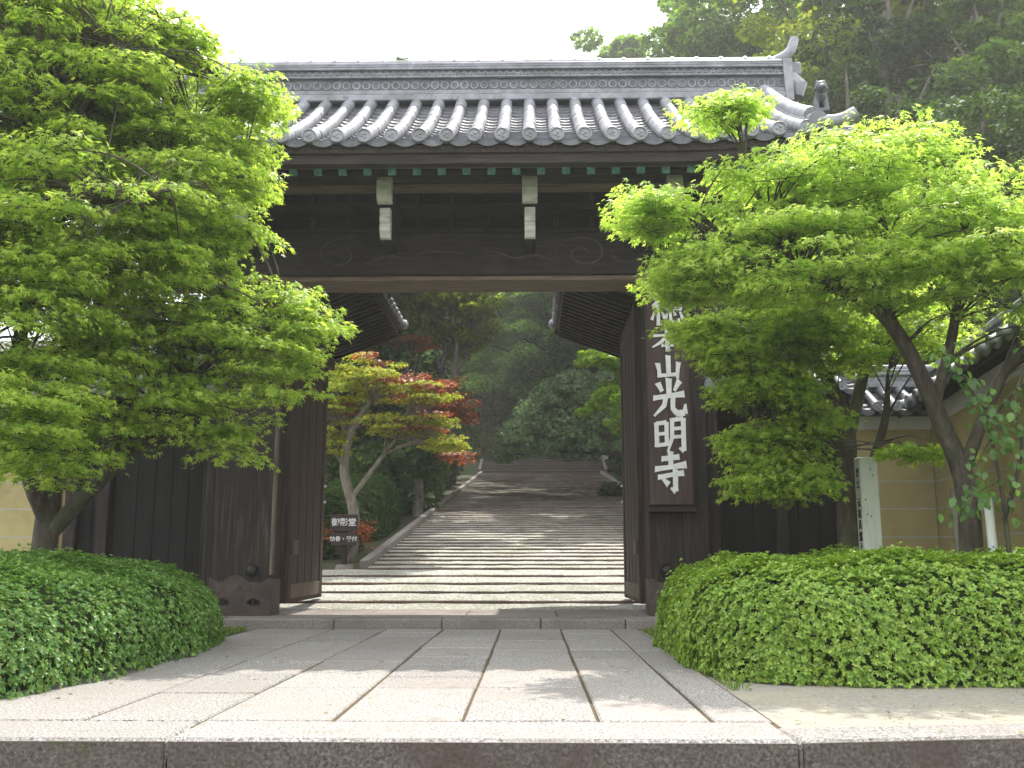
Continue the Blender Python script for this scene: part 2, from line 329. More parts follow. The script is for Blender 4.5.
# stairway
bt = MB(); bn = MB(); y = 12.95; z = .0; k = 0; YT = 50.0
rr = random.Random(4)
while y < YT:
    run = (.78 if y < 16.7 else .52)+rr.uniform(-.03, .03); z1 = SLOPE*(y-Y0)+.07
    xl, xr = (-5.2, 4.3) if y < 16.7 else (-2.72+.35*(y-17)/33, 3.45)
    x = xl
    while x < xr-.01:
        w_ = min(rr.uniform(.8, 1.5), xr-x)
        if xr-(x+w_) < .3: w_ = xr-x
        bn.box(x+.003, x+w_-.003, y+rr.uniform(-.008, .008), y+.085, z1-.3, z1+rr.uniform(-.006, .004), .010); x += w_
    # uneven pebbled tread
    nX = 30; o = len(bt.v)
    for yy, zz in ((y+.08, z1-.002), (y+run*.5, z1+SLOPE*run*(.36 if y < 16.7 else .27)), (y+run+.02, z1+SLOPE*run*(.70 if y < 16.7 else .52))):
        for i in range(nX+1): bt.v.append((xl+(xr-xl)*i/nX, yy, zz+rr.uniform(-.006, .006)))
    for j in range(2):
        for i in range(nX): bt.f.append((o+j*(nX+1)+i, o+j*(nX+1)+i+1, o+(j+1)*(nX+1)+i+1, o+(j+1)*(nX+1)+i))
    y += run; k += 1
zt = SLOPE*(YT-Y0)+.1; top_n = MB()
for i in range(5):
    y1 = YT+.1+i*.42; zt += .16
    bn.box(-2.5, 3.7, y1, y1+.45, zt-.5, zt-.045, .015); top_n.box(-2.5, 3.7, y1-.03, y1+.45, zt-.04, zt, .008)
bn.box(-6, 8, YT+2.23, YT+9, zt-.5, zt-.01)
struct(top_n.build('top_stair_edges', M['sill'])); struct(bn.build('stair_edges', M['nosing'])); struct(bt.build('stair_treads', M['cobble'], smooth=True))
b = MB()
for xx, kk, w_ in ((-2.80, .35/33, .15), (3.54, 0, .15)):
    yy = 17.0
    while yy < YT:
        y2 = min(yy+2.2, YT+.1)
        b.beam((xx+kk*(yy-17), yy+.01, SLOPE*(yy-Y0)+.02), (xx+kk*(y2-17), y2-.01, SLOPE*(y2-Y0)+.02), w_, .3); yy = y2
b.beam((-2.56, YT, zt-.9), (-2.56, YT+2.4, zt-.12), .14, .5); b.beam((3.77, YT, zt-.9), (3.77, YT+2.4, zt-.12), .14, .5)
struct(b.build('stair_kerb', M['sill'], bevel=.015))

# ================================================================== GATE
GC = -.8
gate = thing('temple_gate', 'large dark timber temple gate with silver grey tiled roof and open doors', 'gate', (GC, 11.7, .1))
PX = (-3.296, 1.687)   # pillar centres
for px in PX:
    sgn = 1 if px < GC else -1
    p = MB().box(px-.345, px+.345, 11.5, 11.92, .1, 3.92, .012).build('pillar', M['wood_v'], gate)
    # inner arris; left pillar's sunlit edge is painted in as paler wood
    xi = px+sgn*.345
    MB().box(min(xi-sgn*.02, xi+sgn*.006), max(xi-sgn*.02, xi+sgn*.006), 11.492, 11.60, .55, 3.9, .004).build('edge_strip', M['wood_edge'] if px < GC else M['wood_red'], p)
    # copper shoe with a wavy upper edge
    m = MB(); N = 40
    def prof(t):
        a = abs(t-.5)*2
        return .47+.075*max(0, 1-(abs(t-.42)/.2)**2)+.05*max(0, (a-.72)/.28)**.6
    V = []
    for i in range(N+1):
        t = i/N; x = px-.358+.716*t
        V += [(x, 11.485, .102), (x, 11.485, prof(t)), (x, 11.499, prof(t))]
    F = []
    for i in range(N):
        a = i*3; F += [(a, a+3, a+4, a+1), (a+1, a+4, a+5, a+2)]
    m.add(V, F)
    for s2 in (-1, 1): m.box(px+s2*.352-.006, px+s2*.352+.006, 11.488, 11.9, .102, .5)
    sh = m.build('metal_shoe', M['shoe'], p, smooth=True)
    # cloud shaped openings in the shoe
    for s2 in (-.19, .16):
        m = MB(); m.tube([(px+s2, 11.480, .25), (px+s2, 11.487, .25)], .045, 14); m.tube([(px+s2-.05, 11.480, .245), (px+s2-.05, 11.487, .245)], .03, 12); m.tube([(px+s2+.05, 11.480, .245), (px+s2+.05, 11.487, .245)], .03, 12)
        m.build('shoe_cutout', M['iron'], sh)
    # rivets along the inner corner
    m = MB()
    for q in range(6): MB().ball((xi+sgn*.008, 11.53, .14+q*.075), .009, 6).build('rivet', M['iron'], sh)
    # big nail cover
    xb = px+.13 if px < GC else px-.155
    m = MB(); m.ball((xb, 11.485, .60), (.068, .06, .068), 18); m.ring((xb, 11.495, .60), .07, .008, n=20)
    m.build('nail_cover', M['iron'], p, smooth=True)
    # rear post, foot block, tie rail
    MB().box(px+sgn*-.30-.13, px+sgn*-.30+.13, 13.85, 14.11, .15, 3.7, .012).build('rear_post', M['wood_v'], gate)
    MB().box(px+sgn*-.30-.05, px+sgn*-.30+.05, 11.9, 13.9, 2.6, 2.82, .01).build('tie_rail', M['wood_y'], gate)
    # secondary jamb outside the pillar
    xo = px-sgn*.42
    MB().box(xo-.07, xo+.07, 11.62, 11.80, .1, 3.91, .008).build('side_jamb', M['wood_v'], gate)
# lintel
m = MB().box(-4.5, 2.9, 11.22, 11.86, 3.985, 4.50, .02)
lin = m.build('lintel', M['wood_x'], gate)
MB().box(-4.45, 2.85, 11.27, 11.80, 3.925, 3.985, .008).build('lintel_edge', M['wood_edge_x'], lin)  # pale trim strip; the lit lower edge is put into its colour
def swirl(cx, cz, s):
    P = [(cx+s*(.05+.26*(a/9.5))*math.cos(a), 11.215, cz+(.03+.19*(a/9.5))*math.sin(a)) for a in np.linspace(.5, 9.5, 60)]
    m = MB(); m.tube(P, [.006+.006*math.sin(i/59*math.pi) for i in range(60)], 6)
    m.tube([(cx-s*.3, 11.217, cz-.12), (cx-s*.55, 11.217, cz-.02), (cx-s*.8, 11.217, cz-.05), (cx-s*1.05, 11.217, cz+.03), (cx-s*1.5, 11.217, cz)], [.01, .012, .01, .008, .003], 6, smooth=5)
    m.tube([(cx+s*.33, 11.217, cz-.02), (cx+s*.42, 11.217, cz-.1), (cx+s*.6, 11.217, cz-.08), (cx+s*.72, 11.217, cz+.05)], [.01, .012, .01, .003], 6, smooth=5)
    return m
for s in (-1, 1): swirl(GC+s*1.42, 4.23, s).build('carving', M['shoe'], lin, smooth=True)
# wall panels and stacked beams above the lintel
m = MB(); m.box(-4.6, 3.0, 11.60, 11.66, 4.5, 6.1)
m.build('panel', M['wood_dark'], gate)
for z0, z1, y0, mm in ((4.52, 4.60, 11.36, 'wood_x'), (4.80, 4.90, 11.32, 'wood_x'), (5.10, 5.24, 11.26, 'wood_x'), (5.45, 5.6, 11.2, 'wood_x')):
    MB().box(-4.7, 3.1, y0, 11.6, z0, z1, .008).build('beam', M[mm], gate)
for x in np.arange(-4.3, 2.9, .42): MB().box(x-.03, x+.03, 11.52, 11.6, 4.6, 5.1).build('strut', M['wood_v'], gate)
# eave purlin, light lower edge
MB().box(-4.95, 3.35, 10.62, 10.80, 4.86, 5.02, .01).build('eave_purlin', M['wood_x'], gate)
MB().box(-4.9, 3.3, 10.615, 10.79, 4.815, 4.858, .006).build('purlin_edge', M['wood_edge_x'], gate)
MB().box(-4.95, 3.35, 13.2, 13.38, 4.86, 5.02, .01).build('rear_purlin', M['wood_x'], gate)
# bracket arms with white carved noses
for bx in (GC-2.43, GC-.81, GC+.80, GC+2.40):
    a = MB().box(bx-.085, bx+.085, 10.56, 13.3, 4.62, 4.80, .01).build('bracket_arm', M['wood_y'], gate)
    MB().box(bx-.062, bx+.062, 10.70, 12.6, 4.24, 4.60, .01).build('bracket_block', M['wood_y'], a)
    # upper nose: rounded front
    m = MB(); prof = []
    for i in range(9):
        t = i/8; prof.append((10.60-.12*math.sin(math.pi*(.5+.5*t)) if t > .5 else 10.48, 4.90-.27*t))
    prof = [(10.60, 4.91), (10.50, 4.905), (10.475, 4.85), (10.47, 4.76), (10.49, 4.68), (10.54, 4.625), (10.60, 4.61)]
    V = [(bx-.085, y, z) for y, z in prof]+[(bx+.085, y, z) for y, z in prof]; n = len(prof)
    m.add(V, [tuple(range(n)), tuple(range(2*n-1, n-1, -1))]+[(i+1, i, n+i, n+i+1) for i in range(n-1)]+[(0, n-1, 2*n-1, n)])
    m.build('bracket_nose', M['white'], a, bevel=.01)
    prof = [(10.74, 4.585), (10.60, 4.58), (10.585, 4.53), (10.61, 4.50), (10.585, 4.46), (10.59, 4.42), (10.62, 4.40), (10.595, 4.36), (10.60, 4.32), (10.63, 4.29), (10.66, 4.245), (10.74, 4.24)]
    V = [(bx-.06, y, z) for y, z in prof]+[(bx+.06, y, z) for y, z in prof]; n = len(prof); m = MB()
    m.add(V, [tuple(range(n)), tuple(range(2*n-1, n-1, -1))]+[(i+1, i, n+i, n+i+1) for i in range(n-1)]+[(0, n-1, 2*n-1, n)])
    m.build('bracket_scroll', M['white'], a, bevel=.008)
# --- roof
RX0, RX1 = GC-3.95, GC+3.88; RY, RZ = 12.0, 6.50
RUN, DROP = 2.28, 1.50
def lift(x):
    t = abs(x-GC)/4.15
    return .10*max(0, t-.45)**2/.3
def slope_pt(x, t, s=-1): return Vector((x, RY+s*RUN*t, RZ-DROP*(1.22*t-.22*t*t)+lift(x)*t))
def tile_slope(x0, x1, fn, spacing, r, rows, seg_len=.3, discs=True, rolls=True):
    """rolls+pans on surface fn(x, t); returns (pans, rolls)"""
    n = max(1, round((x1-x0)/spacing)); sp = (x1-x0)/n; pans = MB(); rl = MB()
    for i in range(n):
        K = 6
        for j in range(rows):
            t0, t1 = j/rows, (j+1)/rows; jit = random.uniform(-.004, .004); V = []
            for t, dz in ((t0-.01, .0), (t1, .028+jit), (t1, -.01)):
                for k in range(K+1):
                    f = k/K; p = fn(x0+sp*(i+f), t); V.append((p.x, p.y, p.z+dz-.045*(1-(2*f-1)**2)-.0))
            F = []
            for q in range(2):
                for k in range(K): F.append((q*(K+1)+k, (q+1)*(K+1)+k, (q+1)*(K+1)+k+1, q*(K+1)+k+1))
            pans.add(V, F)
        # curved drip front of the lowest pan tile
        V = []
        for k in range(K+1):
            f = k/K; p = fn(x0+sp*(i+f), 1.004); zz = p.z+.02-.045*(1-(2*f-1)**2); V += [(p.x, p.y-.004, zz), (p.x, p.y-.004, zz-.045-.012*math.cos((f-.5)*math.pi))]
        pans.add(V, [(2*k, 2*k+1, 2*k+3, 2*k+2) for k in range(K)])
    if rolls:
        for i in range(n+1):
            x = x0+sp*i; p0 = fn(x, 0); p1 = fn(x, 1); ln = (p1-p0).length; ns = max(2, int(ln/seg_len))
            for j in range(ns):
                ta, tb = j/ns, (j+1)/ns; rj = r*random.uniform(.97, 1.03); dx = random.uniform(-.004, .004)
                P = [fn(x, ta+(tb-ta)*q)+Vector((dx, 0, r*.42)) for q in (0, .5, .94, 1.0)]
                rl.tube(P, [rj*.98, rj*.99, rj*1.0, rj*1.01], 12, cap=True)
            if discs:
                e = fn(x, 1.0)+Vector((0, 0, r*.42)); d = (fn(x, 1)-fn(x, .95)).normalized()
                fl = Vector((d.x, d.y, 0)).normalized()
                rl.tube([e-fl*.02, e+fl*.035], [r*1.05, r*1.05], 18)
                # rim and boss standing proud of the end disc
                u_ = fl.cross(Vector((0, 0, 1)))
                c = e+fl*.038
                P = [c+(u_*math.cos(a)+Vector((0, 0, 1))*math.sin(a))*r*.92 for a in np.linspace(0, 2*math.pi, 19)]
                rl.tube(P, r*.13, 5, cap=False)
                for a in np.linspace(0, 2*math.pi, 4)[:3]:
                    rl.tube([c-fl*.01+(u_*math.cos(a)+Vector((0, 0, 1))*math.sin(a))*r*.3, c+fl*.006+(u_*math.cos(a)+Vector((0, 0, 1))*math.sin(a))*r*.32], [r*.25, r*.18], 8)
    return pans, rl
roof = None
m = MB()   # roof deck (both slopes), solid board under the tiles
NT = 10
for s in (-1, 1):
    for j in range(NT):
        t0, t1 = j/NT*.99, (j+1)/NT*.99
        for xa, xb in zip(np.linspace(RX0+.1, RX1-.1, 13)[:-1], np.linspace(RX0+.1, RX1-.1, 13)[1:]):
            q = [slope_pt(xa, t0, s), slope_pt(xb, t0, s), slope_pt(xb, t1, s), slope_pt(xa, t1, s)]
            dn = Vector((0, 0, -.07)); up = Vector((0, 0, -.15))
            m.hexa([p+up for p in q], [p+dn for p in q])
roof = m.build('roof', M['wood_y'], gate)
for s in (-1, 1):
    fn = lambda x, t, s=s: slope_pt(x, t, s)
    pn, rl = tile_slope(RX0+.2, RX1-.24, fn, .281, .074, 15)
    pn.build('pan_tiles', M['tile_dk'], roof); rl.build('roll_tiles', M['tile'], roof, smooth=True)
    # eave boards
    m = MB(); ye = RY+s*(RUN-.05)
    xs_ = np.linspace(RX0+.05, RX1-.05, 15)
    for xa, xb in zip(xs_[:-1], xs_[1:]):
        za, zb = slope_pt(xa, 1).z-.075, slope_pt(xb, 1).z-.075
        ya, yb = sorted((ye, ye-s*.12))
        m.hexa([(xa, ya, za-.17), (xb, ya, zb-.17), (xb, yb, zb-.17), (xa, yb, za-.17)], [(xa, ya, za), (xb, ya, zb), (xb, yb, zb), (xa, yb, za)])
    m.build('eave_board', M['wood_x'], roof)
    # rafters with patinated copper end caps
    m = MB(); cp = []
    for x in np.arange(GC-3.77, GC+3.8, .2605):
        zl = lift(x); e = Vector((x, RY+s*2.08, 4.745+zl)); top = Vector((x, RY+s*.1, 6.02))
        m.beam(e, top, .075, .1); d = (e-top).normalized()
        if s < 0: cp.append(MB().beam(e-d*.03, e+d*.006, .083, .108))
    m.build('rafters', M['wood_y'], roof)
    for c in cp: c.build('rafter_cap', M['patina'], roof)
    MB().box(RX0+.2, RX1-.2, min(RY+s*2.02, RY+s*1.98), max(RY+s*2.02, RY+s*1.98), 4.80, 4.86).build('batten', M['wood_edge_x'], roof)
# ridge stack
E0, E1 = RX0-.05, GC+4.0
m = MB()
m.box(E0, E1, RY-.26, RY+.26, 6.4000, 6.4870, .012); m.box(E0, E1, RY-.23, RY+.23, 6.4928, 6.5566, .01)
m.box(E0, E1, RY-.20, RY+.20, 6.7364, 6.7654, .008)
for k in range(3): m.box(E0, E1, RY-.19+.012*k, RY+.19-.012*k, 6.8524+k*.037, 6.8872+k*.037, .008)
rg = m.build('ridge', M['tile'], roof)
m = MB()
m.box(E0, E1, RY-.155, RY+.155, 6.5508, 6.7364)
m.box(E0, E1, RY-.15, RY+.15, 6.7596, 6.8524)
m.build('ridge_band', M['tile_dk'], rg)  # recessed bands, their shade put in as darker tile
m = MB(); m.tube([(E0, RY, 6.9800), (E1, RY, 6.9800)], .085, 14)
for x in np.arange(E0+.1, E1, .31): m.tube([(x, RY, 6.9800), (x+.035, RY, 6.9800)], .1, 14)
m.build('ridge_cap', M['tile'], rg, smooth=True)
m = MB()
for x in np.arange(E0+.1, E1, .125): m.ring((x, RY-.157, 6.6459), .046, .012, n=14, m=5)
m.build('ring_tiles', M['tile'], rg, smooth=True)
m = MB()
for x in np.arange(E0+.1, E1, .09):
    m.ring((x, RY-.152, 6.7654), .042, .009, n=6, m=4, a0=0, a1=math.pi)
    m.ring((x+.045, RY-.152, 6.8524), .042, .009, n=6, m=4, a0=math.pi, a1=2*math.pi)
m.build('lattice_tiles', M['tile'], rg)
# ridge-end tiles and curved horn rolls, one set at each end
for s, ex in ((1, E1), (-1, E0)):
    m = MB(); m.hexa([(ex, RY-.27, 6.36), (ex+s*.1, RY-.27, 6.36), (ex+s*.1, RY+.27, 6.36), (ex, RY+.27, 6.36)] if s > 0 else [(ex+s*.1, RY-.27, 6.36), (ex, RY-.27, 6.36), (ex, RY+.27, 6.36), (ex+s*.1, RY+.27, 6.36)],
                      [(ex, RY-.18, 6.97), (ex+s*.12, RY-.18, 6.97), (ex+s*.12, RY+.18, 6.97), (ex, RY+.18, 6.97)] if s > 0 else [(ex+s*.12, RY-.18, 6.97), (ex, RY-.18, 6.97), (ex, RY+.18, 6.97), (ex+s*.12, RY+.18, 6.97)])
    m.box(*sorted((ex+s*.11, ex+s*.24)), RY-.15, RY+.15, 6.76, 6.93, .01)
    m.tube([(ex+s*.10, RY-.12, 6.72), (ex+s*.2, RY-.14, 6.6), (ex+s*.17, RY-.15, 6.45)], [.1, .11, .07], 12)
    m.ball((ex+s*.16, RY, 6.62), (.09, .13, .1))
    m.build('ridge_end_tile', M['tile'], rg, bevel=.012)
    MB().tube([(ex-s*.25, RY, 6.97), (ex-s*.02, RY, 7.04), (ex+s*.14, RY, 7.14), (ex+s*.2, RY, 7.28), (ex+s*.21, RY, 7.34)], [.05, .06, .065, .06, .05], 14, smooth=4).build('horn_roll', M['tile'], rg, smooth=True)
    # descending verge ridge, sleeve rolls, corner roll, guardian figure
    vx = ex-s*.25
    m = MB(); P = [slope_pt(vx, t)+Vector((0, 0, .16)) for t in np.linspace(.08, .93, 9)]
    m.tube(P, .085, 14)
    P = [slope_pt(vx+s*.0, t)+Vector((0, 0, .05)) for t in np.linspace(.08, .93, 9)]
    m.tube(P, .11, 12)
    for t in np.linspace(.12, .98, 8):
        p = slope_pt(vx, t)+Vector((s*.05, 0, -.01)); m.tube([p, p+Vector((s*.26, 0, -.02)), p+Vector((s*.33, 0, -.02))], [.058, .06, .066], 14)
    e = slope_pt(vx, 1.0)
    m.tube([e+Vector((-s*.05, .02, .10)), e+Vector((s*.10, -.02, .08)), e+Vector((s*.24, -.04, .09)), e+Vector((s*.38, -.06, .15))], [.06, .065, .065, .072], 16, smooth=3)
    m.tube([e+Vector((0, .1, .13)), e+Vector((0, -.05, .09))], .095, 16)
    m.build('verge_tiles', M['tile'], roof, smooth=True)
    # guardian lion-dog: body, haunches, legs, head, mane, curled tail
    c = slope_pt(vx+s*.2, .78)+Vector((0, 0, .13)); m = MB(Matrix.Translation(c) @ Matrix.Rotation(s*R(-10), 4, 'Z') @ Matrix.Scale(.66, 4))
    m.tube([(0, .2, .1), (0, .05, .2), (0, -.12, .24), (0, -.2, .3)], [.07, .11, .1, .07], 12, smooth=3)
    for q in (-1, 1):
        m.ball((q*.07, .14, .07), (.055, .09, .08)); m.tube([(q*.06, -.12, .22), (q*.075, -.17, .08), (q*.075, -.2, -.02)], [.05, .035, .04], 8)
        m.ball((q*.055, -.2, .46), (.03, .02, .04), 8)
    m.ball((0, -.23, .37), (.095, .1, .1), 12); m.ball((0, -.33, .33), (.06, .06, .045), 10)
    for a in np.linspace(0, 2*math.pi, 9)[:8]: m.ball((.09*math.cos(a), -.17, .36+.09*math.sin(a)), .035, 6)
    m.tube([(0, .2, .12), (0, .3, .2), (0, .3, .36), (0, .2, .44), (0, .16, .36)], [.03, .05, .06, .05, .02], 8, smooth=3)
    m.box(-.1, .1, -.26, .25, -.06, .0, .01)
    m.build('guardian_figure', M['tile_dk'], roof, smooth=True)
# gable boards at both ends of the main roof
for s in (-1, 1):
    m = MB(); x = (RX1-.02 if s > 0 else RX0+.02)
    for d in (-1, 1):
        for j in range(8):
            t0, t1 = j/8, (j+1)/8; a, c = slope_pt(x, t0, d), slope_pt(x, t1, d)
            m.hexa([(x-.03, a.y, a.z-.42), (x+.03, a.y, a.z-.42), (x+.03, c.y, c.z-.36), (x-.03, c.y, c.z-.36)], [(x-.03, a.y, a.z-.06), (x+.03, a.y, a.z-.06), (x+.03, c.y, c.z-.06), (x-.03, c.y, c.z-.06)])
    m.build('gable_board', M['wood_x'], roof)
    MB().box(min(x-s*.9, x-s*.95), max(x-s*.9, x-s*.95), 10.9, 13.1, 4.5, 5.9).build('gable_panel', M['wood_dark'], gate)
# door leaves, opened inwards
for s, hx in ((-1, -2.93), (1, 1.33)):
    d = MB().box(hx-.045, hx+.045, 11.95, 13.95, .21, 3.85, .006).build('door', M['wood_red'], gate)
    inner = hx-s*.045
    def ib(a0, y0, y1, z0, z1, dep, mat, nm, c=.004):
        x0, x1 = sorted((inner, inner-s*dep)); return MB().box(x0, x1, y0, y1, z0, z1, c).build(nm, M[mat], d)
    ib(0, 11.97, 12.13, .215, 3.84, .014, 'wood_red', 'stile'); ib(0, 13.78, 13.95, .215, 3.84, .014, 'wood_red', 'stile')
    for z in (.26, 3.55): ib(0, 12.13, 13.78, z, z+.17, .012, 'wood_edge' if z < .3 else 'wood_red', 'rail')
    for y in (12.13, 12.5, 12.9, 13.3, 13.78): MB().box(*sorted((inner, inner-s*.004)), y-.004, y+.004, .42, 3.6).build('plank_seam', M['wood_dark'], d)
    ib(0, 12.05, 12.35, .78, .95, .04, 'shoe', 'hinge_plate')
    for z in (1.5, 1.72):
        MB().ball((hx-s*.07, 13.9, z), .02, 10).build('bolt_head', M['white'], d, smooth=True)
# small tiled shelter roofs over the open leaves, falling outwards
for s in (-1, 1):
    xin = GC+(1.2 if s > 0 else -1.25); 
    def fn(q, t, s=s, xin=xin):      # q runs in depth, t from inner edge to outer edge
        return Vector((xin+s*2.7*t, q, 4.42-1.1*t+.1*t*t))
    m = MB()
    for j in range(8):
        t0, t1 = j/8, (j+1)/8; A = [fn(12.35, t0), fn(15.5, t0), fn(15.5, t1), fn(12.35, t1)]
        if s > 0: A = A[::-1]
        m.hexa([p+Vector((0, 0, -.13)) for p in A], [p+Vector((0, 0, -.06)) for p in A])
    lr = m.build('shelter_roof', M['wood_y'], gate)
    pn, rl = tile_slope(12.4, 15.45, fn, .27, .06, 10)
    if s > 0: pn.v = pn.v
    pn.build('pan_tiles', M['tile_dk'], lr); rl.build('roll_tiles', M['tile'], lr, smooth=True)
    m = MB()
    for q in np.arange(12.45, 15.5, .2):
        m.beam(fn(q, .02)+Vector((0, 0, -.17)), fn(q, .95)+Vector((0, 0, -.17)), .05, .08)
    m.build('rafters', M['wood_x'], lr)
    m = MB(); m.beam(fn(15.46, 0)+Vector((0, 0, -.12)), fn(15.46, 1)+Vector((0, 0, -.12)), .07, .16)
    m.beam(fn(12.4, .03)+Vector((0, 0, -.1)), fn(15.5, .03)+Vector((0, 0, -.1)), .08, .15)
    m.build('verge_board', M['wood_red'], lr)
    MB().box(*sorted((xin+s*1.0, xin+s*1.16)), 12.0, 15.3, 3.62, 3.8, .01).build('side_beam', M['wood_red'], gate)
    m = MB()
    for q in np.arange(12.5, 15.6, .27):      # round tile ends along the inner edge, white-rimmed
        p = fn(q, 0); MB().ball((p.x-s*.03, q, p.z+.0), (.035, .055, .055), 10).build('tile_end', M['tile'], lr, smooth=True)
    MB().ball((xin-s*.05, 15.52, 4.40), (.06, .08, .08), 12).build('tile_end', M['tile'], lr, smooth=True)
    # little hooked finial
    p = fn(15.5, .4)
    MB().tube([(p.x-s*.3, 15.5, p.z+.32), (p.x-s*.22, 15.5, p.z+.1), (p.x, 15.5, p.z+.08), (p.x+s*.25, 15.5, p.z-.02), (p.x+s*.55, 15.5, p.z-.22)], [.01, .03, .045, .04, .03], 8, smooth=4).build('finial', M['tile_dk'], lr, smooth=True)

# --- name board hanging on the right pillar
STROKES = {
 '總': [[(24,2,6),(12,18,7),(26,24,6)], [(36,12,6),(8,42,7),(38,40,7)], [(24,42,7),(24,96,8)], [(12,58,4),(4,80,7)], [(36,58,4),(43,76,7)],
       [(66,0,7),(56,12,4)], [(50,14,6),(50,52,7)], [(48,14,7),(92,11,7),(90,54,8)], [(50,50,6),(90,48,6)], [(66,18,5),(56,30,4)], [(60,22,4),(80,42,5)], [(80,20,5),(60,44,4)],
       [(50,64,4),(44,86,8)], [(60,60,6),(62,86,7),(84,90,8),(87,76,4)], [(70,56,4),(76,68,7)], [(90,58,4),(98,78,8)]],
 '本': [[(8,30,9),(50,27,7),(92,26,10)], [(50,2,11),(50,98,9)], [(48,30,8),(30,58,9),(4,80,4)], [(52,30,6),(70,56,9),(98,78,14)], [(32,73,8),(68,71,8)]],
 '山': [[(50,4,13),(51,84,12)], [(12,36,13),(17,66,10),(17,94,10)], [(15,86,12),(50,84,10),(86,80,12)], [(87,32,13),(84,60,10),(82,98,8)]],
 '光': [[(50,0,13),(50,44,11)], [(18,12,12),(30,34,8)], [(82,6,13),(66,32,6)], [(4,52,10),(50,46,9),(96,41,13)], [(40,50,10),(35,72,10),(4,100,4)], [(62,46,10),(60,80,10),(72,93,12),(96,91,12),(98,68,4)]],
 '明': [[(10,18,9),(11,84,10)], [(10,19,8),(40,15,9),(40,80,9)], [(12,48,7),(38,46,7)], [(12,79,8),(38,76,8)], [(57,6,9),(56,58,9),(42,98,4)], [(57,9,8),(90,4,10),(90,94,10),(76,86,4)], [(58,33,7),(88,31,7)], [(58,56,7),(88,54,7)]],
 '寺': [[(24,17,9),(76,12,10)], [(50,0,12),(50,34,10)], [(4,42,10),(50,37,8),(96,31,13)], [(12,62,9),(50,56,8),(88,51,11)], [(63,44,11),(62,96,11),(48,88,4)], [(26,66,6),(42,80,12)]],
}
def glyph(mb, ch, x, z, w_, h, y, dep=.012):
    """brush strokes as thin raised shapes facing -Y; x,z = top left"""
    sub = []
    for st in STROKES[ch]:
        cur = [st[0]]
        for i in range(1, len(st)):
            cur.append(st[i])
            if i < len(st)-1:
                a, c, e = st[i-1], st[i], st[i+1]; d1 = math.atan2(c[1]-a[1], c[0]-a[0]); d2 = math.atan2(e[1]-c[1], e[0]-c[0]); dd = abs((d2-d1+math.pi) % (2*math.pi)-math.pi)
                if dd > R(50): sub.append(cur); cur = [st[i]]
        sub.append(cur)
    for kk, st in enumerate(sub):
        P = []
        for i in range(len(st)-1):
            for q in range(6):
                t = q/6; a, c = st[i], st[i+1]
                ww = a[2]+(c[2]-a[2])*t
                P.append((a[0]+(c[0]-a[0])*t, a[1]+(c[1]-a[1])*t, ww))
        P.append(st[-1]); n = len(P); Lf = []; Rt = []
        for i, p in enumerate(P):
            q0, q1 = P[max(i-1, 0)], P[min(i+1, n-1)]; dx, dy = q1[0]-q0[0], q1[1]-q0[1]; l_ = math.hypot(dx, dy) or 1
            e = (1.12 if i in (0, n-1) else 1)*p[2]*.5*1.35; nx_, ny_ = -dy/l_*e, dx/l_*e
            sh = (dx/l_*p[2]*.3 if i == 0 else 0, dy/l_*p[2]*.3 if i == 0 else 0)
            Lf.append((p[0]+nx_-sh[0], p[1]+ny_-sh[1])); Rt.append((p[0]-nx_, p[1]-ny_))
        d0 = y-dep-kk*.0004
        f = lambda p, yy: (x+p[0]/100*w_, yy, z-p[1]/100*h)
        V = [f(p, d0) for p in Lf]+[f(p, d0) for p in Rt]+[f(p, y) for p in Lf]+[f(p, y) for p in Rt]
        F = []
        for i in range(n-1): F += [(i, i+1, n+i+1, n+i), (2*n+i, 2*n+i+1, i+1, i), (n+i, n+i+1, 3*n+i+1, 3*n+i)]
        F += [(0, n, 3*n, 2*n), (n-1, 3*n-1, 4*n-1, 2*n-1)]
        mb.add(V, F)
nb = thing('name_board', 'tall dark wooden name board with large white brushed characters on the right gate pillar', 'sign', (1.60, 11.45, 1.28))
MB().box(1.345, 1.845, 11.43, 11.478, 1.33, 3.88, .006).build('board', M['board'], nb)
fr = MB(); fr.box(1.325, 1.349, 11.415, 11.476, 1.30, 3.89, .004); fr.box(1.841, 1.865, 11.415, 11.476, 1.30, 3.89, .004); fr.box(1.32, 1.87, 11.40, 11.472, 1.25, 1.315, .006)
fr.build('frame', M['wood_x'], nb)
for ch, v0, v1 in (('總', 292, 327), ('本', 329, 352), ('山', 355, 379), ('光', 379, 416), ('明', 417, 453), ('寺', 452, 493)):
    za, zb = at(670, v0, 11.43).z, at(670, v1, 11.43).z
    m = MB(); w_ = .385 if ch != '山' else .32
    glyph(m, ch, 1.598-w_/2, za, w_, za-zb, 11.43); m.build('character', M['letters'], nb)

# ================================================================== side walls of the gate
def timber_wing(xa, xb, name, label, doorx):
    t = thing(name, label, 'wall', ((xa+xb)/2, 12, 0))
    m = MB(); x = xa
    while x < xb-.02:
        x2 = min(x+random.uniform(.2, .3), xb); m.box(x+.003, x2-.003, 11.97+random.uniform(0, .006), 12.03, .05, 2.72, .003); x = x2
    m.build('boarding', M['wood_dark'], t)
    for x in (xa+.07, doorx, xb-.07): MB().box(x-.075, x+.075, 11.88, 12.1, .0, 2.7, .01).build('post', M['wood_v'], t)
    for z in (.06, 2.35, 2.60): MB().box(xa, xb, 11.91, 12.08, z, z+.13, .006).build('rail', M['wood_x'], t)
    MB().box(xa-.1, xb+.1, 11.8, 12.2, -.05, .045, .01).build('footing', M['sill'], t)
    wall_roof(t, Matrix.Translation(((xa+xb)/2, 12, 2.98)), (xb-xa)/2+.05)
    return t
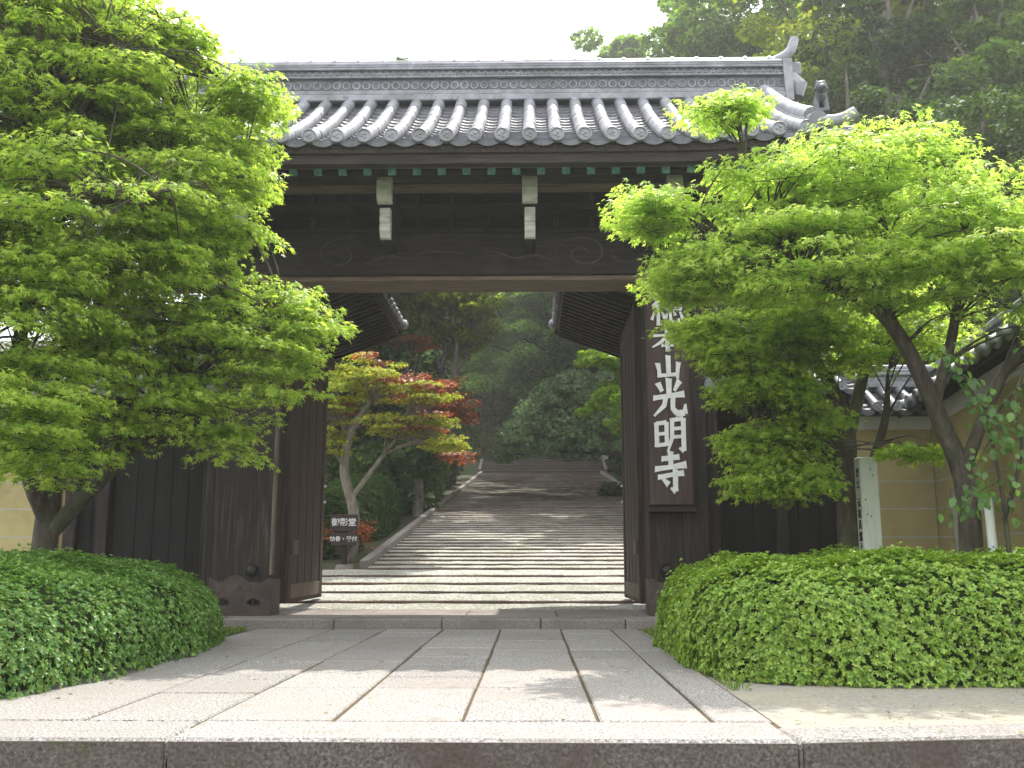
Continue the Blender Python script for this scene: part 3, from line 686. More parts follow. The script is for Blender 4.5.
def wall_roof(parent, mat, hl, run=.52, drop=.30):
    """little double-pitched tile roof along local X, centre at origin (ridge base)"""
    for s in (-1, 1):
        fn = lambda x, t, s=s: Vector((x, s*run*t, -drop*t))
        pn, rl = tile_slope(-hl, hl, fn, .24, .055, 5, .25)
        pn2 = MB(mat); pn2.add(pn.v, pn.f); pn2.build('pan_tiles', M['tile_dk'], parent)
        rl2 = MB(mat); rl2.add(rl.v, rl.f); rl2.build('roll_tiles', M['tile'], parent, smooth=True)
        m = MB(mat)
        m.hexa([(-hl, 0, -.10), (hl, 0, -.10), (hl, s*run*.96, -.10-drop*.96), (-hl, s*run*.96, -.10-drop*.96)] if s > 0 else [(-hl, s*run*.96, -.10-drop*.96), (hl, s*run*.96, -.10-drop*.96), (hl, 0, -.10), (-hl, 0, -.10)],
               [(-hl, 0, -.05), (hl, 0, -.05), (hl, s*run*.96, -.05-drop*.96), (-hl, s*run*.96, -.05-drop*.96)] if s > 0 else [(-hl, s*run*.96, -.05-drop*.96), (hl, s*run*.96, -.05-drop*.96), (hl, 0, -.05), (-hl, 0, -.05)])
        m.build('eave_board', M['wood_x'], parent)
    m = MB(mat); m.box(-hl, hl, -.13, .13, .0, .06, .006); m.box(-hl, hl, -.08, .08, .06, .15)
    m.box(-hl, hl, -.115, .115, .15, .19, .006); m.box(-hl, hl, -.10, .10, .193, .225, .006); m.tube([(-hl, 0, .24), (hl, 0, .24)], .055, 12)
    m.build('ridge', M['tile'], parent)
    m = MB(mat)
    for x in np.arange(-hl+.05, hl, .09):
        m.ring((x, -.082, .062), .042, .008, n=6, m=4, a0=0, a1=math.pi); m.ring((x+.045, -.082, .15), .042, .008, n=6, m=4, a0=math.pi, a1=2*math.pi)
    m.build('lattice_tiles', M['tile'], parent)
timber_wing(2.12, 3.80, 'timber_wall', 'blackened timber side wall with small tiled roof between the right gate pillar and ochre wall', 2.95)
timber_wing(-5.55, -3.76, 'timber_wall', 'blackened timber side wall with small tiled roof left of the left gate pillar', -5.1)
def plaster_wall(name, label, p0, p1, z0, z1, facing):
    """ochre wall from p0 to p1 (x,y), top heights z0,z1; lines on the side 'facing' (+1/-1 along local -Y)"""
    t = thing(name, label, 'wall', (p0[0], p0[1], 0)); a = Vector((*p0, 0)); c = Vector((*p1, 0)); ln = (c-a).length
    ang = math.atan2(c.y-a.y, c.x-a.x); mat = Matrix.Translation(a) @ Matrix.Rotation(ang, 4, 'Z')
    m = MB(mat); m.hexa([(0, -.12, 0), (ln, -.12, 0), (ln, .12, 0), (0, .12, 0)], [(0, -.12, z0-.18), (ln, -.12, z1-.18), (ln, .12, z1-.18), (0, .12, z0-.18)])
    m.build('plaster', M['plaster'], t)
    m = MB(mat); m.hexa([(0, -.15, z0-.18), (ln, -.15, z1-.18), (ln, .15, z1-.18), (0, .15, z0-.18)], [(0, -.2, z0), (ln, -.2, z1), (ln, .2, z1), (0, .2, z0)])
    m.build('cornice', M['plaster_w'], t)
    m = MB(mat)
    for z in (.97, 1.30, 1.62): m.box(0, ln, -.123, -.115, z, z+.016); m.box(0, ln, .115, .123, z, z+.016)
    m.build('white_line', M['line'], t)
    tilt = math.atan2(z1-z0, ln)
    MB(mat).box(-.0, ln, -.16, .16, -.1, .16, .01).build('footing', M['sill'], t)
    wall_roof(t, mat @ Matrix.Translation((0, 0, z0+.33)) @ Matrix.Rotation(-tilt, 4, 'Y') @ Matrix.Translation((ln/2, 0, 0)), ln/2+.1, .55, .32)
    return t
plaster_wall('plaster_wall', 'ochre plaster wall with white lines right of the blackened boards, behind the white post', (3.86, 12.0), (4.75, 12.0), 2.42, 2.42, -1)
plaster_wall('plaster_wall', 'ochre plaster wall with rising tiled roof running forward behind the leaning right maple', (4.88, 12.0), (4.88, 5.6), 2.42, 3.1, -1)
plaster_wall('plaster_wall', 'ochre plaster wall behind the left maple trunk at the left edge', (-12.5, 12.0), (-5.62, 12.0), 2.42, 2.42, -1)

# ================================================================== vegetation
def skeleton_mesh(limbs, n=9):
    m = MB()
    for pts, rad in limbs: m.tube(pts, rad, n, smooth=5)
    return m
def wobble(pts, a):
    return [p if i == 0 else p+Vector((random.uniform(-a, a), random.uniform(-a, a), random.uniform(-a*.5, a*.5))) for i, p in enumerate(pts)]
def maple(name, label, limbs, blobs, leafm, nspray, nleaf, size, bark='bark', group=None, tpl=MAPLE, spr=.36, seed=1, parts=True, droop=.5, alt=None):
    """limbs: [(points, radii)], blobs: [(centre, (rx,ry,rz), weight)]"""
    global rng
    rng = np.random.default_rng(seed); rs = random.Random(seed)
    base = limbs[0][0][0]
    t = thing(name, label, 'tree', base, group)
    m = skeleton_mesh(limbs)
    nodes = []
    for pts, rad in limbs:
        for i in range(1, len(pts)):
            for q in (0, .5, 1): nodes.append((pts[i-1].lerp(pts[i], q), rad[i]))
    nodes = nodes[3:]
    NP = np.array([tuple(p) for p, _ in nodes])
    wts = np.array([b[2] for b in blobs], float); wts /= wts.sum()
    Pl, Tl, Nl, Sl = [], [], [], []; AL = []
    for _ in range(nspray):
        bi = rng.choice(len(blobs), p=wts); bl = blobs[bi]
        d = rnd(1)[0]*rng.random()**(1/3.)
        c = np.array(bl[0])+d*np.array(bl[1])
        out = c-np.array(bl[0]); out[2] = 0
        out2 = out+rng.normal(size=3)*.25*np.array([1, 1, 0]); out2 /= max(np.linalg.norm(out2), 1e-6)
        # twig from nearest limb point
        i = np.argsort(((NP-c)**2).sum(1)+np.maximum(0, NP[:, 2]-c[2])*2)[rng.integers(0, 4)]; s0 = NP[i]
        dd = np.linalg.norm(c-s0)
        if dd < 3.2:
            mid = (s0+c)/2+np.array([0, 0, .12*dd])
            m.tube([Vector(s0), Vector(mid), Vector(c)], [min(.016, nodes[i][1]*.5), .008, .003], 5, cap=False, smooth=3)
        k = int(nleaf*rng.uniform(.6, 1.3)); r = spr*rng.uniform(.6, 1.25)
        # disc of leaves arranged on fanning twigs
        nf = 7; fan = rng.integers(0, nf, k); fa = np.arctan2(out2[1], out2[0])+(fan-(nf-1)/2)*.62+rng.normal(size=k)*.10
        rad_ = r*rng.random(k)**.65*(1.15-.10*np.abs(fan-(nf-1)/2))
        px = np.cos(fa)*rad_-out2[0]*r*.35; py = np.sin(fa)*rad_-out2[1]*r*.35
        pz = rad_*rng.uniform(-.12, .38)-droop*.55*(rad_**2)/max(r, .01)+rng.normal(size=k)*.018*spr/.36
        tip = np.stack([np.cos(fa), np.sin(fa), np.full(k, -.45)], 1)+rng.normal(size=(k, 3))*.45
        nn = np.stack([np.cos(fa)*.35, np.sin(fa)*.35, np.ones(k)], 1)+rng.normal(size=(k, 3))*.38
        Pl.append(np.stack([c[0]+px, c[1]+py, c[2]+pz], 1)); Tl.append(tip); Nl.append(nn); Sl.append(size*rng.uniform(.85, 1.15)*rng.uniform(.55, 1.25, k))
        AL.append(bool(alt and rng.random() < alt[0].get(bi, 0)))
        for q in range(0, nf, 2):
            a = math.atan2(out2[1], out2[0])+(q-(nf-1)/2)*.62
            m.tube([Vector(c)-Vector((out2[0], out2[1], 0))*r*.35, Vector(c)+Vector((math.cos(a)*r*.8-out2[0]*r*.35, math.sin(a)*r*.8-out2[1]*r*.35, -droop*.35*r))], [.004*spr/.36, .0015], 3, cap=False)
    m.build('trunk', M[bark], t, smooth=True)
    for flag, nm, mm in ((False, 'crown', leafm),)+(((True, 'red_foliage', alt[1]),) if alt else ()):
        k_ = [i for i in range(len(AL)) if AL[i] == flag]
        leaves(nm, *[np.concatenate([Q[i] for i in k_]) for Q in (Pl, Tl, Nl, Sl)], tpl, mm, t)
    return t
def A(*q): return [at(*p) for p in q]
def blob(u, v, Y, ru, rv, ry, wt=None):
    c = at(u, v, Y); k = (Y*.985+(c.z-CAMH)*.17)/1000
    return (tuple(c), (ru*k, ry, rv*k), wt or ru*rv*ry/100)
# --- left foreground maple
base = Vector((-4.38, 9.0, -.05))
limbs = [([base, *A((48, 520, 9), (58, 440, 8.9), (78, 370, 8.8), (95, 320, 8.6), (125, 250, 8.4), (165, 180, 8.1), (225, 85, 7.9))], [.13, .11, .085, .075, .065, .05, .03, .01]),
         ([*A((50, 525, 9), (28, 470, 8.7), (18, 380, 8.2), (30, 270, 7.8), (60, 150, 7.4), (120, 50, 7.2))], [.085, .07, .06, .05, .035, .01]),
         ([*A((52, 530, 9), (90, 490, 8.9), (140, 440, 8.7), (190, 380, 8.5), (250, 335, 8.4), (330, 315, 8.3))], [.08, .07, .055, .04, .025, .008]),
         ([*A((95, 320, 8.6), (130, 300, 8.8), (180, 240, 8.8), (240, 200, 8.6))], [.045, .035, .025, .01]),
         ([*A((80, 365, 8.8), (60, 300, 9.2), (30, 200, 9.5), (20, 60, 9.6))], [.05, .04, .03, .01]),
         ([*A((20, 380, 8.2), (-60, 300, 7.6), (-120, 180, 7))], [.05, .035, .01]),
         ([*A((40, 230, 7.7), (100, 200, 7.2), (170, 190, 6.8))], [.03, .02, .008])]
blobs = [blob(30, 60, 7.8, 120, 70, 1.0), blob(110, 120, 7.8, 110, 70, 1.0), blob(205, 105, 7.8, 40, 18, .4), blob(248, 92, 7.9, 26, 8, .4, 9), blob(190, 45, 7.8, 26, 22, .4, 9), blob(200, 190, 8, 60, 60, .8), blob(225, 130, 8, 35, 40, .6), blob(150, 60, 7.6, 50, 40, .7), blob(-10, -10, 7.4, 120, 50, 1), blob(80, 10, 7.6, 90, 45, .9), blob(160, 15, 7.6, 50, 30, .6), blob(150, 250, 7.9, 80, 50, .8), blob(90, 210, 7.4, 120, 80, 1.1),
         blob(40, 330, 7.3, 90, 70, .9), blob(15, 400, 7.0, 60, 50, .6), blob(190, 310, 8.2, 80, 50, .7), blob(300, 325, 8.3, 42, 22, .4), blob(270, 360, 8.3, 50, 30, .5, 16), blob(300, 300, 8.3, 24, 20, .4, 8), blob(180, 405, 8.5, 80, 38, .6, 24), blob(110, 430, 8.3, 60, 24, .5, 12), blob(130, 350, 8.5, 80, 40, .8, 40), blob(215, 440, 8.5, 40, 14, .4, 8), blob(60, 100, 7.5, 90, 60, 1, 50), blob(30, 240, 8.9, 70, 90, .6, 60), blob(40, 455, 7.6, 70, 22, .5, 16), blob(90, 30, 8.4, 90, 40, .6, 30), blob(130, 300, 8.9, 60, 40, .5, 20),
         blob(272, 400, 8.5, 26, 40, .3), blob(-90, 200, 7, 90, 180, 1.0), blob(240, 260, 8.2, 45, 40, .5), blob(60, 480, 8.4, 12, 18, .3), blob(240, 450, 8.5, 40, 12, .3)]
maple('japanese_maple', 'leafy green maple with several stems filling the left side above the deep green hedge', limbs, blobs, L['maple'], 1060, 170, .043, seed=11)
# --- right foreground maples
base = Vector((3.65, 8.6, -.05))
limbs = [([base, *A((968, 500, 8.6), (940, 420, 8.5), (905, 345, 8.4), (870, 305, 8.3), (800, 275, 8.1), (730, 240, 8.0), (660, 205, 7.9))], [.11, .09, .075, .065, .052, .038, .022, .008]),
         ([*A((890, 322, 8.4), (886, 240, 8.3), (872, 180, 8.2), (850, 140, 8.0))], [.05, .035, .02, .008]),
         ([*A((935, 405, 8.5), (955, 320, 8.3), (960, 230, 8.1), (968, 180, 8.0))], [.05, .04, .02, .008]),
         ([*A((800, 275, 8.1), (770, 220, 8.1), (745, 160, 8.1), (735, 105, 8.1))], [.035, .025, .015, .006]),
         ([*A((960, 480, 8.6), (1000, 380, 8.2), (1060, 280, 7.8))], [.06, .045, .01])]
blobs = [blob(900, 190, 8.0, 95, 38, .8), blob(820, 185, 8.0, 70, 42, .8), blob(748, 190, 8.0, 42, 42, .6), blob(900, 140, 8.0, 20, 14, .3, 6), blob(935, 160, 8, 25, 12, .3, 6), blob(840, 150, 8, 24, 14, .3, 6), blob(728, 112, 8.0, 22, 18, .25, 14), blob(650, 215, 8.0, 22, 22, .35, 16), blob(700, 272, 8.1, 44, 30, .5, 38),
         blob(800, 265, 8.0, 100, 50, .9), blob(940, 260, 7.8, 95, 60, .9), blob(1090, 250, 7.6, 60, 120, .9), blob(1005, 215, 7.8, 30, 25, .5)]
maple('japanese_maple', 'lime green maple with leaning trunk spreading before the right side of the gate', limbs, blobs, L['maple_r'], 420, 150, .043, seed=21, droop=.3)
base = Vector((3.22, 10.3, -.05))
limbs = [([base, *A((847, 500, 10.3), (846, 430, 10.2), (828, 380, 10.1), (800, 340, 9.9), (765, 310, 9.7), (720, 300, 9.5))], [.13, .11, .095, .065, .045, .025, .01]),
         ([*A((848, 440, 10.2), (862, 380, 10.2), (875, 330, 10.0), (880, 280, 9.8))], [.07, .06, .045, .02]),
         ([*A((840, 500, 10.3), (800, 470, 9.8), (760, 455, 9.5))], [.03, .02, .008]),
         ([*A((868, 475, 10.2), (885, 420, 10.0), (888, 370, 9.9))], [.05, .04, .012])]
blobs = [blob(712, 325, 9.4, 34, 12, .35, 10), blob(770, 345, 9.5, 60, 22, .5), blob(850, 350, 9.6, 60, 28, .5), blob(770, 395, 9.5, 42, 20, .4, 12), blob(780, 475, 9.4, 45, 22, .35, 26), blob(755, 440, 9.4, 26, 16, .4, 10), blob(760, 375, 9.4, 50, 30, .5, 18), blob(800, 420, 9.5, 34, 26, .4, 14), blob(810, 330, 9.3, 60, 26, .5, 20), blob(730, 350, 9.3, 26, 24, .4, 8),
         blob(930, 330, 9.4, 60, 30, .5), blob(920, 452, 9.0, 34, 6, .25, 4), blob(840, 300, 9.4, 80, 20, .5)]
maple('japanese_maple', 'green maple with forked upright trunk beside the white post', limbs, blobs, L['maple'], 330, 150, .043, seed=31)

# broad-leaved sapling at the right edge
rng = np.random.default_rng(5)
t = thing('young_tree', 'young tree with broad oval leaves and drooping twigs at the right edge', 'tree', (3.6, 7.6, 0))
m = MB(); P_ = []; T_ = []
stems = [A((1010, 560, 7.6), (1000, 480, 7.6), (985, 420, 7.5), (960, 370, 7.4), (945, 350, 7.4)), A((1004, 520, 7.6), (1022, 450, 7.3), (1015, 400, 7.2), (1030, 350, 7.2)),
         A((990, 440, 7.5), (975, 470, 7.2), (970, 510, 7.1)), A((985, 420, 7.5), (1010, 440, 7.2), (1022, 500, 7.1)), A((965, 375, 7.4), (985, 400, 7.2), (1002, 420, 7.1)), A((1000, 480, 7.6), (975, 495, 7.3), (955, 520, 7.2))]
for i, st in enumerate(stems):
    m.tube(st, [.02, .014, .01, .006, .003][:len(st)] if i < 2 else [.006, .004, .002][:len(st)], 6, smooth=4)
    for a, c in zip(st[:-1], st[1:]):
        if i == 0 and a.z < 1.6: continue
        for q in np.linspace(0, 1, 9):
            p = a.lerp(c, q)
            for _ in range(2): P_.append(p+Vector(rng.normal(size=3)*.05)); T_.append((rng.normal()*.6, -.4+rng.normal()*.4, -.9))
m.build('stem', M['bark'], t, smooth=True)
n = len(P_); leaves('crown', [tuple(p) for p in P_], T_, rng.normal(size=(n, 3))*.5+np.array([0, -.8, .5]), rng.uniform(.05, .085, n), OVAL, L['broad'], t)

# --- clipped hedges
def hedge(name, label, cx, cy, hx, hy, h, leafm, n, size, seed, base=0, group=None, rot=0, slope=0, pw=3.2, lump=.035, per=6, cat='hedge'):
    global rng
    rng = np.random.default_rng(seed)
    t = thing(name, label, cat, (cx, cy, base), group)
    ph = rng.random((6, 3))*6
    def bump(p):
        return sum(np.sin(p @ (np.array([[3.1+i*2.3, 2.2+i*1.9, 4+i]]).T)+ph[i, 0])[:, 0]*np.cos(p @ (np.array([[1.3*i+2, -2.6-i*2, 3.]]).T)+ph[i, 1])[:, 0]/(1+i) for i in range(5))*lump
    def surf(d):      # superellipsoid upper half
        a = np.abs(d)+1e-9; e = np.array([hx, hy, h]); k = ((a[:, 0]/e[0])**pw+(a[:, 1]/e[1])**pw+(a[:, 2]/e[2])**pw)**(-1/pw)
        return d*k[:, None]
    cr, sr = math.cos(rot), math.sin(rot)
    def place(p, k=1.0):
        q = p*k; q = q+norm(p/np.array([hx, hy, h])**2)*bump(p)[:, None]
        z = q[:, 2]+slope*(q[:, 1])
        return np.stack([cx+cr*q[:, 0]-sr*q[:, 1], cy+sr*q[:, 0]+cr*q[:, 1], base+z], 1)
    # dark inner mass
    nu, nv = 96, 18; D = []
    for j in range(nv+1):
        for i in range(nu):
            a = 2*math.pi*i/nu; b_ = (math.pi/2)*(j/nv)**1.0
            D.append((math.cos(a)*math.cos(b_)*hx, math.sin(a)*math.cos(b_)*hy, math.sin(b_)*h+1e-4))
    Vv = place(surf(np.array(D)), .94); m = MB(); m.v = [tuple(p) for p in Vv]
    m.v = [(p[0], p[1], base-.02 if k < nu else p[2]) for k, p in enumerate(m.v)]
    for j in range(nv):
        for i in range(nu): m.f.append((j*nu+i, j*nu+(i+1) % nu, (j+1)*nu+(i+1) % nu, (j+1)*nu+i))
    m.build('inner_branches', M['core'], t, smooth=True)
    # leaf rosettes spread evenly over the surface
    d = rng.uniform(-1, 1, (n*9, 3))*np.array([hx, hy, h]); d[:, 2] = np.abs(d[:, 2])
    mxx = np.max(np.abs(d)/np.array([hx, hy, h]), axis=1)
    # project on box faces -> near-uniform
    f = rng.integers(0, 100, len(d)); at_ = 4*hx*hy; af = 2*hx*h*2; as_ = 2*hy*h*2; tot = at_+af+as_; r_ = rng.random(len(d))*tot
    e = np.array([hx, hy, h]); d = rng.uniform(-1, 1, (len(d), 3)); d[:, 2] = np.abs(d[:, 2])
    s_ = np.where(rng.random(len(d)) < .5, -1, 1)
    k1 = r_ < at_; k2 = (r_ >= at_) & (r_ < at_+af); k3 = r_ >= at_+af
    d[k1, 2] = 1; d[k2, 1] = s_[k2]; d[k3, 0] = s_[k3]; d = d*e
    d = d[:n]; sp = surf(d); nrm_ = norm(np.sign(sp)*np.abs(sp/e)**(pw-1)/e)
    P = place(sp, 1)
    nr = np.stack([cr*nrm_[:, 0]-sr*nrm_[:, 1], sr*nrm_[:, 0]+cr*nrm_[:, 1], nrm_[:, 2]], 1)
    up = norm(nr+np.array([0, 0, .35])+rng.normal(size=P.shape)*.28)
    P = P+nr*rng.normal(size=(len(P), 1))*.018*size/.03-nr*.01+nr*(rng.random((len(P), 1)) < .03)*rng.uniform(.01, .05, (len(P), 1))*size/.03
    t1 = norm(np.cross(up, rnd(len(P)))); t2 = np.cross(up, t1)
    PP, TT, NN, SS = [], [], [], []
    for q in range(per):
        a = 2*math.pi*q/per+rng.normal(size=(len(P), 1))*.25; rd = t1*np.cos(a)+t2*np.sin(a); lf = rng.uniform(.25, .9, (len(P), 1))
        PP.append(P); TT.append(norm(rd+up*lf)); NN.append(up-rd*lf*.8); SS.append(size*rng.uniform(.7, 1.2, len(P)))
    leaves('foliage', np.concatenate(PP), np.concatenate(TT), np.concatenate(NN), np.concatenate(SS), KITE_FOLD, leafm, t)
    return t
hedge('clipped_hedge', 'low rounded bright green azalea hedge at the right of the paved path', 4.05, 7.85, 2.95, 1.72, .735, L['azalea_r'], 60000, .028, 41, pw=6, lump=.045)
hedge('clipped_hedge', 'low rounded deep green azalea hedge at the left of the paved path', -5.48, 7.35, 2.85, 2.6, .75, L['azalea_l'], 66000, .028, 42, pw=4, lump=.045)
# grass and moss along the hedge feet
rng = np.random.default_rng(8); n = 5200
x = np.concatenate([-2.98-np.abs(rng.normal(size=n//2))*.12, 1.15+np.abs(rng.normal(size=n//2))*.06]); y = rng.uniform(4.85, 10.8, n//2*2)
y[n//2:] = rng.uniform(6.0, 10.8, n//2); keep = rng.random(len(x)) < np.where(x < 0, 1, .3)
P = np.stack([x, y, np.full(len(x), -.015)], 1)[keep]
o = leaves('grass', P, rng.normal(size=P.shape)*.4+np.array([0, 0, 1]), rng.normal(size=P.shape)+np.array([0, -1, 0]), rng.uniform(.02, .075, len(P)), (KITE[0]*np.array([1, .35, 1]), KITE[1]), L['grass'])
tag(o, 'short grass tufts along the path edges and hedge feet', 'grass', kind='stuff')
# fallen maple leaves and bud scales
n = 520; P = np.stack([rng.uniform(-3.0, 4.6, n), rng.uniform(4.45, 12.6, n), np.zeros(n)], 1)
P[:, 2] = np.where(P[:, 1] > 10.88, .108, .006); P = P[(P[:, 0] < 1.1) | (P[:, 1] < 6.2)]; P = P[(rng.random(len(P)) < .5) | (np.abs(P[:, 0]+2.8) < .5) | (P[:, 0] > 1.0)]
k_ = len(P); o = leaves('leaf_litter', P, np.concatenate([rng.normal(size=(k_, 2)), np.zeros((k_, 1))], 1), rng.normal(size=(k_, 3))*.15+np.array([0, 0, 1]), rng.uniform(.012, .03, k_), MAPLE, L['litter'])
tag(o, 'few fallen leaves scattered over the paving', 'leaves', kind='stuff')
# fallen bits and gravel on the sandy strip
m = MB()
for _ in range(260):
    x, y, r = random.uniform(1.2, 4.5), random.uniform(4.75, 6.3), random.uniform(.002, .006); m.ball((x, y, -.008), (r, r*.8, r*.6), 5)
tag(m.build('gravel', M['sill']), 'scattered gravel grains on the sandy strip', 'gravel', kind='stuff')

# --- background trees
def leafy(name, label, x, y, h, blobs, leafm, n, size, seed, bark='bark', trunk_r=.2, lean=(0, 0), group=None, tpl=CLUMP, nl=26, flat=.55, z=None, weep=0, limbs=None, lum=None):
    """tree whose crown is clumps of small foliage pieces; blobs in world units"""
    global rng
    rng = np.random.default_rng(seed); rs = random.Random(seed); z0 = gz(x, y)-.1 if z is None else z
    t = thing(name, label, 'tree', (x, y, z0), group); m = MB()
    top = Vector((x+lean[0], y+lean[1], z0+h*.92)); b0 = Vector((x, y, z0))
    tp = [b0]+[b0.lerp(top, q)+Vector((rs.uniform(-1, 1), rs.uniform(-1, 1), 0))*h*.02 for q in (.25, .5, .75)]+[top]
    m.tube(tp, [trunk_r*1.15, trunk_r*.85, trunk_r*.62, trunk_r*.38, trunk_r*.08], 9, smooth=4)
    if limbs:
        for pts, rad in limbs: m.tube(pts, rad, 7, smooth=4)
    PP, TT, NN, SS = [], [], [], []
    wts = np.array([b[1][0]*b[1][1]+b[1][1]*b[1][2]+b[1][0]*b[1][2] for b in blobs]); wts = wts/wts.sum()
    for bi, bl in enumerate(blobs):
        c0 = np.array(bl[0]); e = np.array(bl[1]); k = max(3, int(nl*wts[bi]*len(blobs)**.0*1.0))
        # limb to blob
        q = min(.95, max(.25, (c0[2]-z0)/h-.12)); s0 = b0.lerp(top, q)
        m.tube([s0, s0.lerp(Vector(c0), .5)+Vector((0, 0, h*.02)), Vector(c0)], [trunk_r*.3, trunk_r*.2, trunk_r*.06], 6, smooth=3)
        for _ in range(k):
            d = rnd(1)[0]*rng.random()**.4; c = c0+d*e; r = np.mean(e)*rng.uniform(.3, .62)
            m.tube([Vector(c0+d*e*.2), Vector(c)], [trunk_r*.08, .01], 4, cap=False)
            nn_ = int(n*wts[bi]/k); dd = rnd(nn_); dd = dd*(rng.random((nn_, 1))**.3)
            p = c+dd*np.array([r, r, r*flat])
            if weep: p[:, 2] -= weep*(dd[:, 0]**2+dd[:, 1]**2)*r+rng.random(nn_)*weep*r*.5
            PP.append(p); TT.append(dd*np.array([1, 1, .3])+np.array([0, 0, -.25-weep])+rng.normal(size=(nn_, 3))*.4)
            NN.append(dd*.7+np.array([0, 0, .8])+rng.normal(size=(nn_, 3))*.45); SS.append(size*rng.uniform(.6, 1.3, nn_))
    m.build('trunk', M[bark], t, smooth=True)
    leaves('crown', np.concatenate(PP), np.concatenate(TT), np.concatenate(NN), np.concatenate(SS), tpl, leafm, t)
    return t
def W(u, v, Y, ru, rv, ry):
    q = blob(u, v, Y, ru, rv, ry); return (q[0], q[1])
# inside the grounds, seen through the gate
Yt = 18.2
c = at(350, 557, Yt); base = Vector((c.x, Yt, gz(c.x, Yt)-.05))
maple('yellow_maple', 'yellow green maple with red tinged sprays and slender curved trunk behind the small sign',
      [([base, *A((354, 515, Yt), (344, 470, Yt), (352, 430, Yt), (372, 400, Yt), (390, 370, Yt))], [.12, .1, .085, .07, .045, .015]),
       ([*A((350, 500, Yt), (372, 470, Yt), (395, 440, Yt), (415, 415, Yt))], [.05, .04, .025, .01]), ([*A((350, 440, Yt), (335, 410, Yt), (325, 380, Yt))], [.05, .03, .01])],
      [blob(340, 395, Yt, 26, 30, .8), blob(385, 385, Yt, 36, 20, .9), blob(425, 395, Yt, 28, 14, .8), blob(365, 358, Yt, 24, 8, .6), blob(335, 440, Yt, 16, 16, .5), blob(430, 425, Yt, 26, 10, .7), blob(390, 425, Yt, 24, 12, .7), blob(445, 445, Yt, 14, 4, .4, 4), blob(280, 400, Yt, 40, 40, .9)],
      L['yellow'], 240, 170, .036, 'bark_pale', tpl=CLUMP, spr=.34, seed=51, droop=.25, alt=({0: .1, 1: .2, 2: .3, 3: .5, 5: .2, 6: .1, 8: .6}, L['red']))
Yt = 27.5; c = at(418, 487, Yt)
base = Vector((c.x, Yt, gz(c.x, Yt)-.1))
maple('red_maple', 'red leaved maple with straight pale trunk behind the yellow green maple',
      [([base, *A((418, 450, Yt), (419, 425, Yt), (412, 390, Yt), (400, 350, Yt))], [.16, .14, .12, .08, .03]), ([*A((419, 425, Yt), (440, 400, Yt), (455, 390, Yt))], [.06, .04, .01])],
      [blob(375, 346, Yt, 26, 8, .6, 8), blob(408, 345, Yt, 22, 8, .6, 7), blob(440, 392, Yt-1.8, 20, 14, .7, 8), blob(455, 410, Yt-1.5, 12, 18, .6, 6), blob(432, 440, Yt, 20, 12, .7, 5), blob(455, 456, Yt-1, 14, 8, .6, 3), blob(380, 385, Yt-2, 26, 10, .6, 3)],
      L['red'], 105, 190, .05, 'bark_pale', tpl=CLUMP, spr=.5, seed=52, droop=.25)
Yt = 33.0
leafy('layered_tree', 'olive green layered tree with pale forked trunk high in the gateway', *(lambda c: (c.x, Yt))(at(428, 450, Yt)), 8.6,
      [W(400, 315, Yt, 36, 18, 1.6), W(445, 305, Yt, 43, 15, 1.6), W(425, 330, Yt, 36, 12, 1.6), W(480, 320, Yt, 26, 15, 1.6), W(465, 345, Yt, 24, 12, 1.6), W(425, 290, Yt, 48, 15, 1.6), W(395, 350, Yt, 24, 15, 1.6)],
      L['olive'], 20000, .10, 53, 'bark_pale', .14, lean=(.7, 0), flat=.4, nl=110,
      limbs=[(A((452, 385, Yt-.3), (457, 345, Yt-.4), (448, 325, Yt-.4), (425, 300, Yt-.4)), [.11, .08, .05, .02]), (A((457, 345, Yt-.4), (455, 318, Yt-.4), (462, 295, Yt-.4)), [.06, .04, .015]), (A((452, 385, Yt-.3), (470, 350, Yt), (480, 330, Yt)), [.05, .03, .01])])
Yt = 31
leafy('weeping_tree', 'grey green weeping tree leaning over the top of the stairway from the right', *(lambda c: (c.x, Yt))(at(652, 470, Yt)), 6.9,
      [W(560, 420, Yt, 42, 26, 1.6), W(520, 440, Yt, 30, 16, 1.4), W(595, 400, Yt, 30, 36, 1.6), W(545, 385, Yt, 34, 18, 1.4), W(600, 440, Yt, 26, 18, 1.3), W(500, 456, Yt, 16, 8, 1.0)],
      L['grey'], 28000, .085, 54, 'bark', .16, lean=(-2.4, 0), weep=.5, nl=46)
Yt = 57
leafy('grey_green_tree', 'tall grey green broadleaf tree in the upper middle of the gateway', *(lambda c: (c.x, Yt))(at(548, 470, Yt)), 10.5,
      [W(520, 330, Yt, 36, 26, 2), W(520, 370, Yt, 50, 22, 2), W(490, 345, Yt, 26, 20, 2), W(550, 315, Yt, 30, 30, 2), W(520, 300, Yt, 40, 20, 2), W(585, 330, Yt, 30, 30, 2), W(470, 320, Yt, 18, 16, 1.5)],
      L['mid2'], 30000, .16, 55, 'bark', .2, nl=50, weep=.2)
Yt = 24
leafy('lime_maple', 'bright lime green maple beside the right edge of the gateway', *(lambda c: (c.x, Yt))(at(692, 480, Yt)), 5.2,
      [W(600, 365, Yt, 24, 14, 1), W(600, 400, Yt, 22, 20, 1), W(625, 385, Yt, 30, 34, 1.2), W(615, 425, Yt, 16, 12, .8), W(660, 400, Yt, 40, 40, 1.3)],
      L['lime'], 20000, .075, 56, 'bark', .12, nl=44, flat=.4)
hg = 'dark clipped hedges beside the stairway'
hedge('stair_hedge', 'dark clipped hedge behind the small sign at the foot of the stairway', -4.9, 19.6, 1.5, 1.3, 1.35, L['dark'], 6000, .06, 61, base=gz(0, 19.3)-.1, group=hg)
